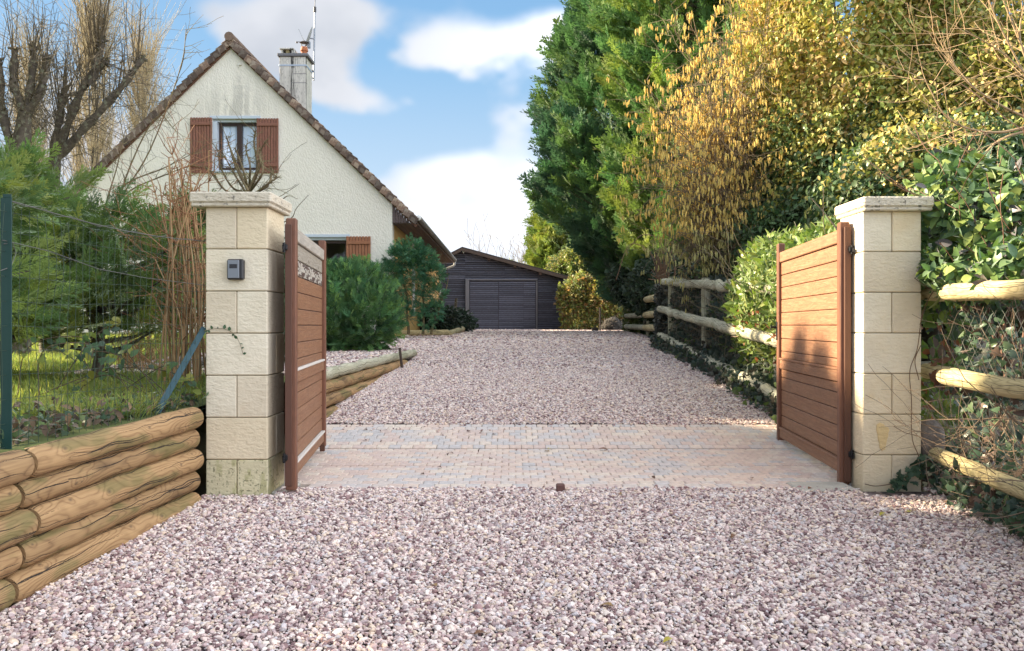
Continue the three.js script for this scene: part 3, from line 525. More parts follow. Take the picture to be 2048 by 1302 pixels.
// ---------------------------------------------------------------- the house
{
  const HD = 20, AX = -6.69, AY = 7.655, M = .968, X1 = -2.85, X0 = 2 * AX - X1, BACK = 32.7, baseY = .45, r = rng(71);
  const t = thing('house', 'cream rendered house with a steep brown tiled gable roof and brown shutters', 'house', [AX, baseY, -HD]);
  const render = tex(1024, 1024, (u, v) => {
    const X = -11 + u * 9, Y = v * 9, a = pfbm(u, v, 9, 9, 4, 201), b = pfbm(u, v, 160, 120, 2, 203), st = pfbm(u, v, 90, 8, 3, 205);
    let c = mix3([.80, .755, .66], [.885, .845, .75], a * .7 + b * .4);
    const sx = (X + 6.6) / .75, sy = (Y - 6.2) / .55, soot = Math.exp(-sx * sx - sy * sy) * sstep(.30, .62, st * .8 + b * .3) + Math.exp(-Math.pow((X + 6.5) / .10, 2)) * sstep(5.9, 6.2, Y) * sstep(7.4, 6.5, Y) * .7 * sstep(.35, .6, b);
    return mix3(c, [.27, .255, .23], clamp(soot) * .42);
  }, [9, 9], true); render.offset.set(11 / 9, 0);
  const renderBump = tex(512, 512, (u, v) => pfbm(u, v, 70, 46, 3, 207), [1.5, 1.5]);
  const wallM = std([1, 1, 1], .95, { map: render, bumpMap: renderBump, bumpScale: .012 }), ochre = std([.58, .36, .13], .95, { bumpMap: renderBump, bumpScale: .008 });
  const W1 = [-7.13, -6.05, 4.69, 5.92], W2 = [-5.25, -3.93, 1.9, 3.10];
  const shape = new THREE.Shape([[X0, baseY], [X1, baseY], [X1, AY - (X1 - AX) * M], [AX, AY], [X0, AY - (X1 - AX) * M]].map((p) => new THREE.Vector2(...p)));
  for (const [a, b, c, d] of [W1, W2]) shape.holes.push(new THREE.Path([[a, c], [a, d], [b, d], [b, c]].map((p) => new THREE.Vector2(...p))));
  const g = new THREE.ExtrudeGeometry(shape, { depth: .3, bevelEnabled: false }); g.translate(0, 0, -HD - .3);
  part('gable_wall', boxUV(g), wallM, t);
  part('side_wall', bx(X1 - .3, X1 - .003, baseY, AY - (X1 - AX) * M - .1, -HD - .302, -BACK, .002), ochre, t, 'ochre side wall under the eaves');
  part('rear_wall', [bx(X0, X0 + .3, baseY, AY - (X1 - AX) * M - .1, -HD - .302, -BACK, .002), prism([[X0 + .302, baseY], [X1 - .302, baseY], [X1 - .302, 3.8], [AX, AY - .05], [X0 + .302, 3.8]], -BACK, -BACK + .3), bx(X0 + .302, X1 - .302, 3.45, 3.6, -HD - .302, -BACK + .3, .002), bx(-9, -4.2, baseY, 5.0, -HD - 3.5, -HD - 3.6, .002)], std([.35, .33, .28], .95), t);
  // roof: two slopes with stepped tile courses
  const roofM = std([1, 1, 1], .85, { map: tex(512, 512, (u, v) => { const a = pfbm(u, v, 6, 6, 4, 211), b = pfbm(u, v, 40, 40, 2, 213); return mix3([.10, .065, .045], [.27, .18, .13], a * .8 + b * .3 - .05); }, [1.2, 1.2], true) });
  const up = .17, EX = 4.42;
  const slope = (s) => { const p = []; const n = 14; for (let i = 0; i <= n; i++) { const q = i / n * EX; p.push([AX + s * q, AY + up + .02 - q * M]); if (i < n) p.push([AX + s * (i + 1) / n * EX, AY + up + .055 - (i + 1) / n * EX * M + .0]); } p.push([AX + s * EX, AY + up - EX * M - .10]); p.push([AX, AY + up - .13]); return p; };
  const roof = part('roof', [prism(slope(1), -HD + .04, -BACK - .25), prism(slope(-1).reverse(), -HD + .04, -BACK - .25)], roofM, t);
  part('ridge', new Tubes().tube([V(AX, AY + up + .01, -HD + .16), V(AX, AY + up + .01, -BACK - .2)], .11, 10, true).build(), roofM, roof);
  const tileTex = tex(512, 512, (u, v) => { const a = pfbm(u, v, 6, 6, 4, 221), b = pfbm(u, v, 50, 50, 2, 223), l = sstep(.52, .6, pfbm(u, v, 9, 7, 3, 225)); return mix3(mix3([.10, .066, .05], [.25, .175, .135], a * .8 + b * .3 - .05), [.42, .36, .29], l * .6); }, [.9, .9], true);
  const tileMs = [[1, 1, 1], [.7, .68, .68], [1.2, 1.12, 1.05], [.48, .47, .48]].map((c) => std(c, .85, { map: tileTex }));
  const len = Math.hypot(1, M), step = EX / 33, tileShapes = [0, 1, 2].map((i) => { const w = step * len + .035; const face = chamfer(w, .165, .03, .006, [i * .3, i * .2]); const top = chamfer(w, .028, .2, .006, [i * .4, 0]); top.translate(0, .075, -.1); return merge([face, top]); });
  for (const s of [1, -1]) for (let i = 0; i < 33; i++) {
    const q = (i + .5) * step, m = new THREE.Matrix4().makeRotationZ(-s * Math.atan(M) + s * (.20 + (r() - .5) * .05));
    m.multiply(new THREE.Matrix4().makeRotationY(s * .06)); m.setPosition(AX + s * q + (r() - .5) * .008, AY + .085 - q * M + (r() - .5) * .008, -HD + .105 + i % 2 * .004);
    piece('verge_tile', tileShapes[Math.floor(r() * 3)], tileMs[Math.floor(r() * 4)], roof, m);
  }
  part('verge_board', [1, -1].map((s) => { const g = chamfer(EX * len, .06, .05, .004); g.applyMatrix4(new THREE.Matrix4().makeRotationZ(-s * Math.atan(M)).setPosition(AX + s * EX / 2, AY + .0 - EX / 2 * M - .02, -HD + .04)); return boxUV(g); }), std([.14, .065, .04], .8), roof);
  part('ridge_cap', new Tubes().tube([V(AX, AY + up - .06, -HD + .13), V(AX, AY + up - .06, -HD - .35)], .10, 10, true).build(), tileMs[2], roof);
  // eaves: boarded end, soffit, gutter
  const ey = 3.45, ex = AX + EX, boardM = std([.17, .125, .12], .75, { map: woodTex([.55, .5, .5], [1, 1, 1], 231, .6) });
  for (let i = 0; i < 8; i++) { const a = X1 + .012 + i * .066, b = a + .058, top = (x) => AY - (x - AX) * M + .03; if (b > ex - .05) break; part('gable_board', prism([[a, ey], [b, ey], [b, Math.max(ey + .01, top(b))], [a, top(a)]], -HD - .02, -HD + .012), boardM, t); }
  part('soffit', [0, 1, 2, 3].map((i) => bx(X1 + .01 + i * .145, X1 + .148 + i * .145, ey - .018, ey, -HD - .022, -BACK, .004)), boardM, t);
  part('fascia', bx(ex - .03, ex - .005, ey - .02, ey + .15, -HD - .02, -BACK, .004), boardM, t);
  part('gutter', new Tubes().tube([V(ex + .055, ey + .10, -HD + .06), V(ex + .055, ey + .10, -BACK - .1)], .065, 14, true).build(), std([.24, .225, .21], .5), t);
  part('gutter_end', (() => { const g = new THREE.SphereGeometry(.068, 12, 8); g.scale(1, .9, .5); g.translate(ex + .055, ey + .10, -HD + .07); return boxUV(g); })(), std([.7, .7, .68], .5), t);
  part('downpipe', [bar(V(ex + .05, ey + .06, -BACK - .02), V(ex + .02, ey - .12, -BACK - .02), .04), bar(V(ex + .02, ey - .12, -BACK - .02), V(X1 + .06, ey - .34, -BACK + .1), .04), bar(V(X1 + .06, ey - .34, -BACK + .1), V(X1 + .06, baseY, -BACK + .1), .04)], std([.5, .5, .5], .5), t);
  part('outdoor_pipe', bar(V(-2.72, ey - .02, -HD - 3.2), V(-2.72, ey - 2.2, -HD - 3.2), .045), std([.6, .62, .62], .5), t);
  // windows and shutters
  const frameM = std([.045, .022, .017], .45), lintelM = std([.55, .62, .70], .6), glassM = new THREE.MeshPhysicalMaterial({ color: 0xffffff, roughness: .02, transmission: 1, thickness: 0, ior: 1.9 }), skyTintCurtM = std([.70, .80, .94], .9), shutM = std([1, 1, 1], .65, { map: woodTex([.15, .058, .036], [.32, .135, .085], 241, .8), bumpMap: grainBump, bumpScale: .001 }), shutM2 = std([1, 1, 1], .65, { map: woodTex([.22, .08, .035], [.42, .18, .085], 251, .8) });  // pale blue cloth: sky reflection of the panes painted into its colour
  const pane = (x0, x1, y0, y1, z) => { const g = new THREE.PlaneGeometry(x1 - x0, y1 - y0); g.translate((x0 + x1) / 2, (y0 + y1) / 2, z); return g; };
  const win = (w, sky_tinted_curtain, fx) => {
    const [a, b, c, d] = w, z = -HD - .16, o = .07, mid = (a + b) / 2;
    const f = part('window', [bx(a + fx, a + fx + o, c, d - .06, z - .06, z, .005), bx(b - o, b - .002, c, d - .06, z - .06, z, .005), bx(a + fx + o, b - o, c, c + o + .03, z - .06, z, .005), bx(a + fx + o, b - o, d - .06 - o, d - .06, z - .06, z, .005), bx(mid - .06 + fx / 2, mid + .06 + fx / 2, c + o, d - .06 - o, z - .062, z + .012, .005)], frameM, t);
    part('pane', pane(a + fx + o, mid - .06 + fx / 2, c + o + .03, d - .06 - o, z - .03), glassM, f); part('pane', pane(mid + .06 + fx / 2, b - o, c + o + .03, d - .06 - o, z - .03), glassM, f);
    part('lintel', [bx(a - .06, b + .07, d, d + .07, -HD - .02, -HD + .025, .004), bx(a + .001, b - .001, d - .06, d - .001, -HD - .28, -HD - .06, .004)], lintelM, f);
    part('reveal', [bx(a + .001, a + fx - .002, c + .001, d - .061, -HD - .22, -HD - .004, .003), bx(a - .03, b + .03, c - .06, c - .001, -HD - .02, -HD + .06, .004), bx(a + .001, b - .001, c - .04, c + .004, -HD - .16, -HD - .021, .003)], lintelM, f);
    if (sky_tinted_curtain) for (const [p, q, k] of [[a, mid - .02, 3], [mid + .02, b, 5]]) {
      const g = new THREE.PlaneGeometry(q - p, d - c, 30, 1), P = g.attributes.position; for (let i = 0; i < P.count; i++) P.setZ(i, .018 * Math.sin(P.getX(i) * 34 + k) + .012 * Math.sin(P.getX(i) * 71)); g.computeVertexNormals(); g.translate((p + q) / 2, (c + d) / 2, z - .075); part('sky_tinted_curtain', g, skyTintCurtM, f);
    }
  };
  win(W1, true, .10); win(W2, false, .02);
  const shutter = (x0, x1, y0, y1, m, n) => {
    const s = part('shutter', bx(x0 + .012, x1 - .012, y0 + .02, y1 - .02, -HD + .012, -HD + .020, .002), frameM, t), w = (x1 - x0) / n;
    for (let i = 0; i < n; i++) part('shutter_board', vUV(bx(x0 + i * w + .005, x0 + (i + 1) * w - .005, y0, y1, -HD + .021, -HD + .050, .008, [r() * 4, r() * 4])), m, s);
    for (const y of [y0 + .15, y1 - .19]) part('batten', bx(x0 + .02, x1 - .02, y, y + .075, -HD + .048, -HD + .075, .006, [r() * 4, 0]), m, s);
  };
  shutter(-7.655, -7.125, 4.62, 5.945, shutM, 8); shutter(-6.075, -5.545, 4.62, 5.925, shutM, 8); shutter(-3.945, -3.355, 1.85, 3.12, shutM2, 8);
  part('alarm_vent', [bx(-6.52, -6.44, 7.19, 7.22, -HD, -HD + .04, .004), bx(-6.52, -6.50, 7.15, 7.19, -HD, -HD + .03, .003)], std([.75, .73, .66], .7), t);
  // chimney
  const cd = 22.3, c0 = at(559, 0, cd).x, c1 = at(612, 0, cd).x, cy = (py) => at(0, py, cd).y, ch = tex(512, 512, (u, v) => {
    const a = pfbm(u, v, 6, 6, 5, 261), k = pfbm(u, v, 60, 6, 3, 263), b = pfbm(u, v, 30, 30, 3, 265), streak = Math.exp(-Math.pow((u - .45) / .07, 2)) * sstep(.3, .55, k);
    return mix3(mix3([.54, .52, .46], [.76, .74, .67], a), [.045, .043, .04], clamp(streak * .9 + sstep(.58, .72, k) * .35 + sstep(.62, .7, b) * .3));
  }, [.75, 1.6], true); ch.offset.set(-c0 / .75, 0);
  const chM = std([1, 1, 1], .9, { map: ch }), slab = std([.17, .17, .18], .85);
  const C = part('chimney', bx(c0, c1, 5.2, cy(113), -cd, -cd - .65, .01), chM, t);
  part('chimney_cap', [bx(c0 - .05, c1 + .06, cy(113), cy(107), -cd + .05, -cd - .72, .01)], slab, C);
  part('strap', bx(c0 - .012, c1 + .012, cy(132), cy(129), -cd + .012, -cd - .662, .003), std([.45, .52, .6], .4, { metalness: .3 }), C);
  part('chimney_joint', [bx(c0 + .36, c1 + .004, cy(148), cy(147), -cd + .004, -cd - .1, .001), bx(c0 + .3, c1 + .004, cy(166), cy(165), -cd + .004, -cd - .1, .001)], slab, C);
  const bxm = at(562, 104, cd).x, bxM = at(584, 104, cd).x;
  part('flue_box', [bx(bxm, bxm + .05, cy(107), cy(99), -cd, -cd - .45, .004), bx(bxM - .03, bxM + .08, cy(107), cy(99), -cd, -cd - .45, .004), bx(bxm - .03, bxM + .05, cy(99), cy(96.5), -cd + .04, -cd - .5, .004), bx(bxm + .05, bxM - .03, cy(107), cy(99), -cd - .3, -cd - .4, .004)], chM, C);
  part('flue', bar(V(bxm + .17, cy(103), -cd - .01), V(bxm + .17, cy(103), -cd - .28), .052, 14), std([.26, .21, .10], .8), C);
  const pot = at(603, 107, cd); const lathe = new THREE.LatheGeometry([[.085, 0], [.078, .14], [.10, .15], [.105, .17], [.095, .2], [.085, .26], [.07, .27]].map((p) => new THREE.Vector2(...p)), 18); lathe.translate(pot.x, cy(107), -cd - .3);
  part('chimney_pot', boxUV(lathe), std([.42, .14, .06], .8), C);
  const cone = new THREE.ConeGeometry(.13, .07, 14); cone.translate(pot.x, cy(107) + .42, -cd - .3);
  part('cowl', [boxUV(cone), ...[-1, 1].map((s) => bar(V(pot.x + s * .06, cy(107) + .25, -cd - .3), V(pot.x + s * .08, cy(107) + .4, -cd - .3), .012)), bar(V(pot.x - .03, cy(107) + .4, -cd - .28), V(pot.x - .19, cy(107) + .395, -cd - .25), .01), bx(pot.x - .21, pot.x - .16, cy(107) + .36, cy(107) + .40, -cd - .23, -cd - .27, .004)], std([.12, .11, .11], .5, { metalness: .3 }), C);
}
{
  const d = 23.1, x = at(627.5, 0, d).x, t = thing('antenna_mast', 'thin grey antenna mast with a satellite dish strapped to the chimney', 'antenna', [x, at(0, 160, d).y, -d]);
  const grey = std([.30, .33, .38], .4, { metalness: .5 });
  part('mast', bar(V(x, at(0, 161, d).y, -d), V(x + .03, at(0, 20, d).y, -d), .022), grey, t);
  part('whip', [bar(V(x + .03, at(0, 24, d).y, -d), V(x + .03, at(0, 14, d).y, -d), .04), bar(V(x + .03, at(0, 14, d).y, -d), V(x + .05, at(0, -25, d).y, -d), .009)], std([.05, .05, .06], .5), t);
  part('bracket', [bar(V(x - .13, at(0, 138, d).y, -d + .2), V(x, at(0, 143, d).y, -d), .016), bar(V(x - .13, at(0, 146, d).y, -d + .2), V(x, at(0, 144, d).y, -d), .016), bar(V(x - .13, at(0, 152, d).y, -d + .2), V(x, at(0, 158, d).y, -d), .016)], std([.12, .15, .2], .5), t);
  const dish = new THREE.SphereGeometry(.62, 22, 8, 0, 6.284, 0, .52); dish.scale(1, .45, 1); dish.rotateX(Math.PI); dish.rotateZ(1.22); dish.rotateY(.25);
  const c = at(618, 76, d); dish.computeBoundingBox(); const bc = dish.boundingBox.getCenter(V()); dish.translate(c.x - bc.x, c.y - bc.y, -d - bc.z + .05);
  part('dish', dish, std([.42, .42, .42], .6, { side: THREE.DoubleSide }), t);
  part('dish_arm', [bar(V(c.x + .02, c.y - .02, -d + .05), V(x, c.y - .02, -d), .02), bar(V(c.x - .06, c.y - .22, -d + .1), V(c.x - .25, c.y + .2, -d + .15), .008), bx(c.x - .02, c.x + .05, c.y - .3, c.y - .12, -d + .02, -d + .1, .006)], grey, t);
}

// ---------------------------------------------------------------- the shed
{
  const SD = 36, s = SD / FOC, X = (px) => (px - 1024) * s, Y = (py) => EYE + (651 - py) * s, base = Y(661), r = rng(83), z = -SD;
  const t = thing('shed', 'long dark timber clad shed with wide boarded doors at the end of the drive', 'shed', [0, base, -SD]);
  const dk = woodTex([.048, .050, .070], [.14, .145, .19], 301, 1, [2.2, .4]), dk2 = woodTex([.064, .066, .092], [.18, .185, .24], 311, 1, [2.2, .4]);
  const mA = std([1, 1, 1], .8, { map: dk }), mB = std([1, 1, 1], .8, { map: dk2 }), mC = std([.80, .78, .76], .8, { map: dk }), gap = std([.075, .070, .085], .95), trim = std([.22, .21, .225], .75, { map: woodTex([.6, .6, .6], [1, 1, 1], 321, .7) });
  const ridge = [X(925), Y(500)], eaveR = [X(1132), Y(559)], left = [X(780), Y(575)], lutTop = [left, ridge, eaveR];
  const topAt = (x) => lut(lutTop, x);
  part('wall_core', prism([[left[0], base], [X(1129), base], [X(1129), topAt(X(1129)) - .02], [ridge[0], ridge[1] - .02], [left[0], left[1] - .02]], z - .06, z - 8), gap, t);
  const slats = (x0, x1, y0, y1, zf, pitch, mats, seams, clip) => {
    const lists = mats.map(() => []);
    for (let y = y0; y < y1; y += pitch) {
      let a = x0, cuts = [...seams.filter((q) => q > x0 && q < x1), x1];
      for (const b of cuts) {
        const h = pitch * (.60 + r() * .14), m = Math.floor(r() * mats.length); let L = a, R = b;
        if (clip) { while (L < R && topAt(L) < y + h) L += .04; while (R > L && topAt(R) < y + h) R -= .04; }
        if (R - L > .05) lists[m].push(bx(L + .003, R - .003, y, y + h, zf - .035, zf + (r() - .5) * .012, .004, [r() * 9, r() * 9]));
        a = b;
      }
    }
    return lists;
  };
  const put = (name, lists, mats, par) => lists.forEach((l, i) => { if (l.length) part(name, l, mats[i], par).userData.kind = 'stuff'; });
  const ms = [mA, mB, mC], D = [X(939), X(1073), Y(660), Y(562)];
  put('cladding', slats(X(790), D[0] - .2, base, ridge[1], z, .092, ms, [X(890)], true), ms, t);
  put('cladding', slats(D[0] - .2, D[1] + .05, D[3] + .08, ridge[1], z, .092, ms, [X(1010)], true), ms, t);
  put('cladding', slats(D[1] + .06, X(1128), base, ridge[1], z, .092, [mC, mA], [X(1105)], true), [mC, mA], t);
  const doorA = part('door', bx(D[0], X(997) - .002, D[2], D[3], z - .02, z + .035, .004), gap, t), doorB = part('door', bx(X(997) + .002, D[1] - .03, D[2], D[3], z - .02, z + .035, .004), gap, t);
  put('door_slats', slats(D[0] + .02, X(997) - .008, D[2] + .02, D[3] - .02, z + .07, .086, [mA, mB], [], false), [mA, mB], doorA);
  put('door_slats', slats(X(997) + .012, D[1] - .05, D[2] + .02, D[3] - .02, z + .07, .086, [mB, mA], [X(1047)], false), [mB, mA], doorB);
  part('door_post', vUV(bx(X(931), X(938.5), base, Y(558), z - .02, z + .12, .01)), trim, t);
  part('door_rail', bx(X(938.5) + .003, D[1] + .04, Y(561), Y(558.5), z - .02, z + .11, .006), trim, t);
  part('door_jamb', vUV(bx(D[1] - .02, D[1] + .04, base, Y(561.5), z - .02, z + .06, .006)), trim, t);
  // roof: right slope long and low, overhanging
  const roofM = std([.055, .045, .045], .9), oh = .25;
  const rf = (y) => [[left[0], left[1] + y], [ridge[0], ridge[1] + y], [X(1136), Y(558) + y]], roofPoly = [...rf(.02), ...rf(.12).reverse()];
  const roof = part('roof', prism(roofPoly, z + oh, z - 8.2), roofM, t);
  part('barge_board', prism([...rf(-.06), ...rf(.07).reverse()], z + oh + .002, z + oh + .03), std([.10, .068, .052], .8), roof);
  for (const px of [978, 1030, 1080]) part('purlin_end', bx(X(px) - .06, X(px) + .06, topAt(X(px)) - .13, topAt(X(px)) - .0, z + .01, z + oh + .0, .006), std([.10, .06, .045], .8), roof);
  part('downpipe', bar(V(X(1128.5), base, z + .1), V(X(1128.5), Y(562), z + .1), .045, 10), std([.62, .64, .66], .5), t);
  part('wall_lamp', [bx(X(924), X(930.5), Y(504), Y(500), z + .02, z + .16, .01), bx(X(926), X(928.5), Y(507), Y(504), z + .05, z + .1, .006)], std([.75, .75, .73], .5), t);
  part('side_wall', bx(X(1129) - .002, X(1129) + .03, base, topAt(X(1129)) - .05, z - .04, z - 8, .004), mA, t);
}

{ // added unseen boarded fence, blocks sun through the gap between house and shed
  const t = thing('added_board_fence', 'added dark boarded fence blocking sun between the back of the house and the shed', 'fence', [-3.3, .75, -34.3]), m = std([.10, .085, .075], .85);
  for (let k = 0; k < 16; k++) part('board', bx(-3.32, -3.29, .7, 3.0 + (k % 3) * .012, -32.85 - k * .195, -33.03 - k * .195, .004), m, t);
  part('rail', [bx(-3.36, -3.322, 1.1, 1.2, -32.85, -35.95, .004), bx(-3.36, -3.322, 2.4, 2.5, -32.85, -35.95, .004)], m, t);
}

// ---------------------------------------------------------------- leaves, sprays, twigs
function leafGeo(len, w, fold = .25, curl = .15, n = 3) {          // a folded, curled blade along +y, facing +z
  const p = [], idx = [];
  for (let k = 0; k <= n; k++) { const t = k / n, h = w / 2 * Math.pow(Math.sin(Math.PI * Math.pow(clamp(t * .96 + .02), .8)), .8), y = t * len, z = -curl * len * t * t; p.push(-h, y, z + h * fold, 0, y, z, h, y, z + h * fold); if (k) { const a = (k - 1) * 3, b = k * 3; idx.push(a, a + 1, b, a + 1, b + 1, b, a + 1, a + 2, b + 1, a + 2, b + 2, b + 1); } }
  const g = new THREE.BufferGeometry(); g.setAttribute('position', new THREE.Float32BufferAttribute(p, 3)); g.setIndex(idx); g.computeVertexNormals();
  g.setAttribute('uv', new THREE.Float32BufferAttribute(new Float32Array(p.length / 3 * 2), 2)); return g;
}
function ivyGeo(s) {                                               // five blunt lobes
  const o = [[0, 0], [-.38, -.05], [-.52, .22], [-.30, .38], [-.34, .62], [-.12, .66], [0, 1], [.12, .66], [.34, .62], [.30, .38], [.52, .22], [.38, -.05]], p = [0, .3 * s, .05 * s], idx = [];
  o.forEach(([x, y]) => p.push(x * s, y * s, -Math.abs(x) * .12 * s - Math.max(0, y - .5) * .25 * s)); for (let i = 1; i <= o.length; i++) idx.push(0, i === o.length ? 1 : i + 1, i);
  const g = new THREE.BufferGeometry(); g.setAttribute('position', new THREE.Float32BufferAttribute(p, 3)); g.setIndex(idx); g.computeVertexNormals(); g.setAttribute('uv', new THREE.Float32BufferAttribute(new Float32Array(p.length / 3 * 2), 2)); return g;
}
function clusterGeo(leaf, k, rad, seed, out = .5) {                // k leaves scattered in a ball, looking mostly along +z
  const r = rng(seed), l = [];
  for (let i = 0; i < k; i++) { const p = rdir(r).multiplyScalar(rad * Math.cbrt(r())), n = rdir(r).addScaledVector(V(0, .2, 1), out * 2).normalize(), d = rdir(r).add(V(0, -.2, .2)); const g = leaf.clone(); g.applyMatrix4(basis(p, d, n, .75 + r() * .5)); l.push(g); }
  return merge(l);
}
function sprayGeo(seed, pairs = 9, sub = 3, w = .030) {            // one flat feathery conifer branchlet, 1 long
  const r = rng(seed), p = [], dia = (a, dir, len, wd, up) => { const s = V().crossVectors(dir, up).normalize().multiplyScalar(wd), m = a.clone().addScaledVector(dir, len * .45), e = a.clone().addScaledVector(dir, len); for (const q of [a, m.clone().add(s), e, a, e, m.clone().sub(s)]) p.push(q.x, q.y, q.z); };
  const up = V(0, 0, 1), axis = (t) => V(Math.sin(t * 2 + seed) * .03, t, -.16 * t * t);
  for (let k = 0; k < 3; k++) dia(axis(k / 3), axis((k + 1) / 3).sub(axis(k / 3)).normalize(), .42, w * .7, up);
  for (let k = 0; k < pairs; k++) for (const s of [-1, 1]) {
    const t = .08 + k / pairs * .86 + (r() - .5) * .05, a = axis(t), L = (.34 * Math.pow(1 - t, .6) + .07) * (.75 + r() * .5), ang = .55 + r() * .35, dir = V(s * Math.sin(ang), Math.cos(ang), (r() - .5) * .5 - .06).normalize();
    dia(a, dir, L, w, up.clone().add(rdir(r).multiplyScalar(.5)));
    for (let j = 0; j < sub; j++) { const q = a.clone().addScaledVector(dir, L * (.2 + j / sub * .65)), e = dir.clone().add(V((j % 2 ? 1 : -1) * .55 * Math.cos(ang), (j % 2 ? -1 : 1) * s * .55 * Math.sin(ang) + .3, (r() - .5) * .5)).normalize(); dia(q, e, L * (.5 - j * .08), w * .8, up.clone().add(rdir(r).multiplyScalar(.5))); }
  }
  const g = new THREE.BufferGeometry(); g.setAttribute('position', new THREE.Float32BufferAttribute(p, 3)); g.setAttribute('uv', new THREE.Float32BufferAttribute(new Float32Array(p.length / 3 * 2), 2)); g.computeVertexNormals(); return g;
}
const CAM = V(0, EYE, 0);
const seen = (p, n, lim = -.4) => { const c = CAM.clone().sub(p).normalize(); return n.dot(c) > lim || n.dot(SUN) > .15; };
const tint = (c, r, v = .25, hue = .12) => { const k = 1 - v + r() * v * 2, h = (r() - .5) * 2 * hue; return [c[0] * k * (1 + h), c[1] * k, c[2] * k * (1 - h)]; };
// leaves over the outside of rounded masses; returns matrices and tints
function shell(blobs, n, r, o = {}) {
  const mats = [], cols = [], area = blobs.map((b) => b.r[0] * b.r[1] + b.r[1] * b.r[2] + b.r[0] * b.r[2]), tot = area.reduce((a, b) => a + b), { size = 1, depth = .3, rough = .35, freq = 1.1, tones = [[1, 1, 1]], lim = -.35, minY = -9, turn = 1, ok } = o;
  for (let k = 0; k < n; k++) {
    let q = r() * tot, i = 0; while (q > area[i] && i < blobs.length - 1) q -= area[i++];
    const b = blobs[i], d = rdir(r), nrm = V(d.x / b.r[0], d.y / b.r[1], d.z / b.r[2]).normalize();
    const f = 1 + (fbm3((b.c.x + d.x * b.r[0]) * freq, (b.c.y + d.y * b.r[1]) * freq, (b.c.z + d.z * b.r[2]) * freq, 3, 5) - .5) * 2 * rough - depth * r() * r();
    const p = V(b.c.x + d.x * b.r[0] * f, b.c.y + d.y * b.r[1] * f, b.c.z + d.z * b.r[2] * f);
    if (p.y < minY || !seen(p, nrm, lim) || (ok && !ok(p))) continue;
    let inside = false; for (const c of blobs) if (c !== b && Math.hypot((p.x - c.c.x) / c.r[0], (p.y - c.c.y) / c.r[1], (p.z - c.c.z) / c.r[2]) < .72) { inside = true; break; }
    if (inside) continue;
    const up = o.dir ? o.dir(p, nrm, r) : V(0, 1, 0).add(rdir(r).multiplyScalar(.7)), nn = nrm.clone().add(rdir(r).multiplyScalar(.55 * turn));
    mats.push(basis(p, up, nn, size * (.75 + r() * .5))); cols.push(tint(o.tone ? o.tone(p, r) : tones[Math.floor(r() * tones.length)], r));
  }
  return [mats, cols];
}
const blob = (px, py, d, rx, ry, rz) => ({ c: at(px, py, d), r: [rx, ry, rz ?? rx] });
// the leaves that show largest are single parts, the others one mass
function leaves(t, geos, mats, list, name = 'leaf', most = 300) {
  list.sort((a, b) => b.w - a.w); const rest = geos.map(() => mats.map(() => []));
  list.forEach((l, i) => { const g = Math.floor(l.k * geos.length) % geos.length, m = Math.floor(l.t * mats.length) % mats.length; if (i < most) piece(name, geos[g], mats[m], t, l.m); else rest[g][m].push(l.m); });
  rest.forEach((a, g) => a.forEach((l, m) => { if (l.length) instances('foliage', geos[g], mats[m], l, null, t); }));
}
const barkTex = (lo, hi, seed, lich) => tex(256, 512, (u, v) => { const a = pfbm(u, v, 4, 6, 4, seed), b = pfbm(u, v, 16, 10, 3, seed + 4), c = sstep(.55, .68, pfbm(u, v, 8, 8, 4, seed + 8)); return mix3(mix3(lo, hi, clamp(a * .7 + b * .6 - .2)), lich, c * .7); }, [.4, .5], true);
const barkM = std([1, 1, 1], .95, { map: barkTex([.045, .035, .026], [.17, .14, .105], 401, [.24, .25, .17]) }), tanM = std([1, 1, 1], .85, { map: barkTex([.22, .12, .05], [.50, .30, .14], 411, [.42, .32, .16]) }), mossM = std([1, 1, 1], .9, { map: barkTex([.10, .07, .035], [.24, .18, .09], 421, [.20, .20, .07]) }), redM = std([.30, .145, .07], .8), twigM = std([.20, .155, .10], .9), paleM = std([.40, .28, .16], .85), darkM = std([.06, .05, .04], .95);
// a wandering branch; sub-branches by recursion
function grow(T, p, dir, len, rad, lev, r, o) {
  const n = Math.max(3, Math.round(len / (o.step ?? .25))), pts = [p.clone()], rads = [rad], d = dir.clone().normalize(), q = p.clone(), kids = [];
  for (let i = 1; i <= n; i++) {
    d.addScaledVector(rdir(r), o.wander ?? .12).addScaledVector(V(0, 1, 0), (o.up ?? .05)).normalize(); q.addScaledVector(d, len / n); pts.push(q.clone()); rads.push(Math.max(o.min ?? .003, rad * (1 - (1 - (o.taper ?? .3)) * i / n)));
    if (lev > 0 && i / n > (o.from ?? .25)) for (let k = 0; k < (o.kids ?? 1); k++) if (r() < (o.dens ?? .7)) kids.push([q.clone(), d.clone(), rads[i]]);
  }
  T.tube(pts, rads, rad > .03 ? 8 : rad > .012 ? 5 : 3);
  if (lev <= 0) o.tips?.push([q.clone(), d.clone()]);
  for (const [a, b, c] of kids) { const e = rdir(r); e.addScaledVector(b, -e.dot(b)).normalize(); grow(T, a, b.clone().multiplyScalar(o.fwd ?? .7).add(e.multiplyScalar(o.side ?? .8)), len * (o.sub ?? .5) * (.6 + r() * .8), Math.max(o.min ?? .003, c * (o.thin ?? .5)), lev - 1, r, o); }
}
const curve = (pts, n = 5) => new THREE.CatmullRomCurve3(pts).getPoints((pts.length - 1) * n);

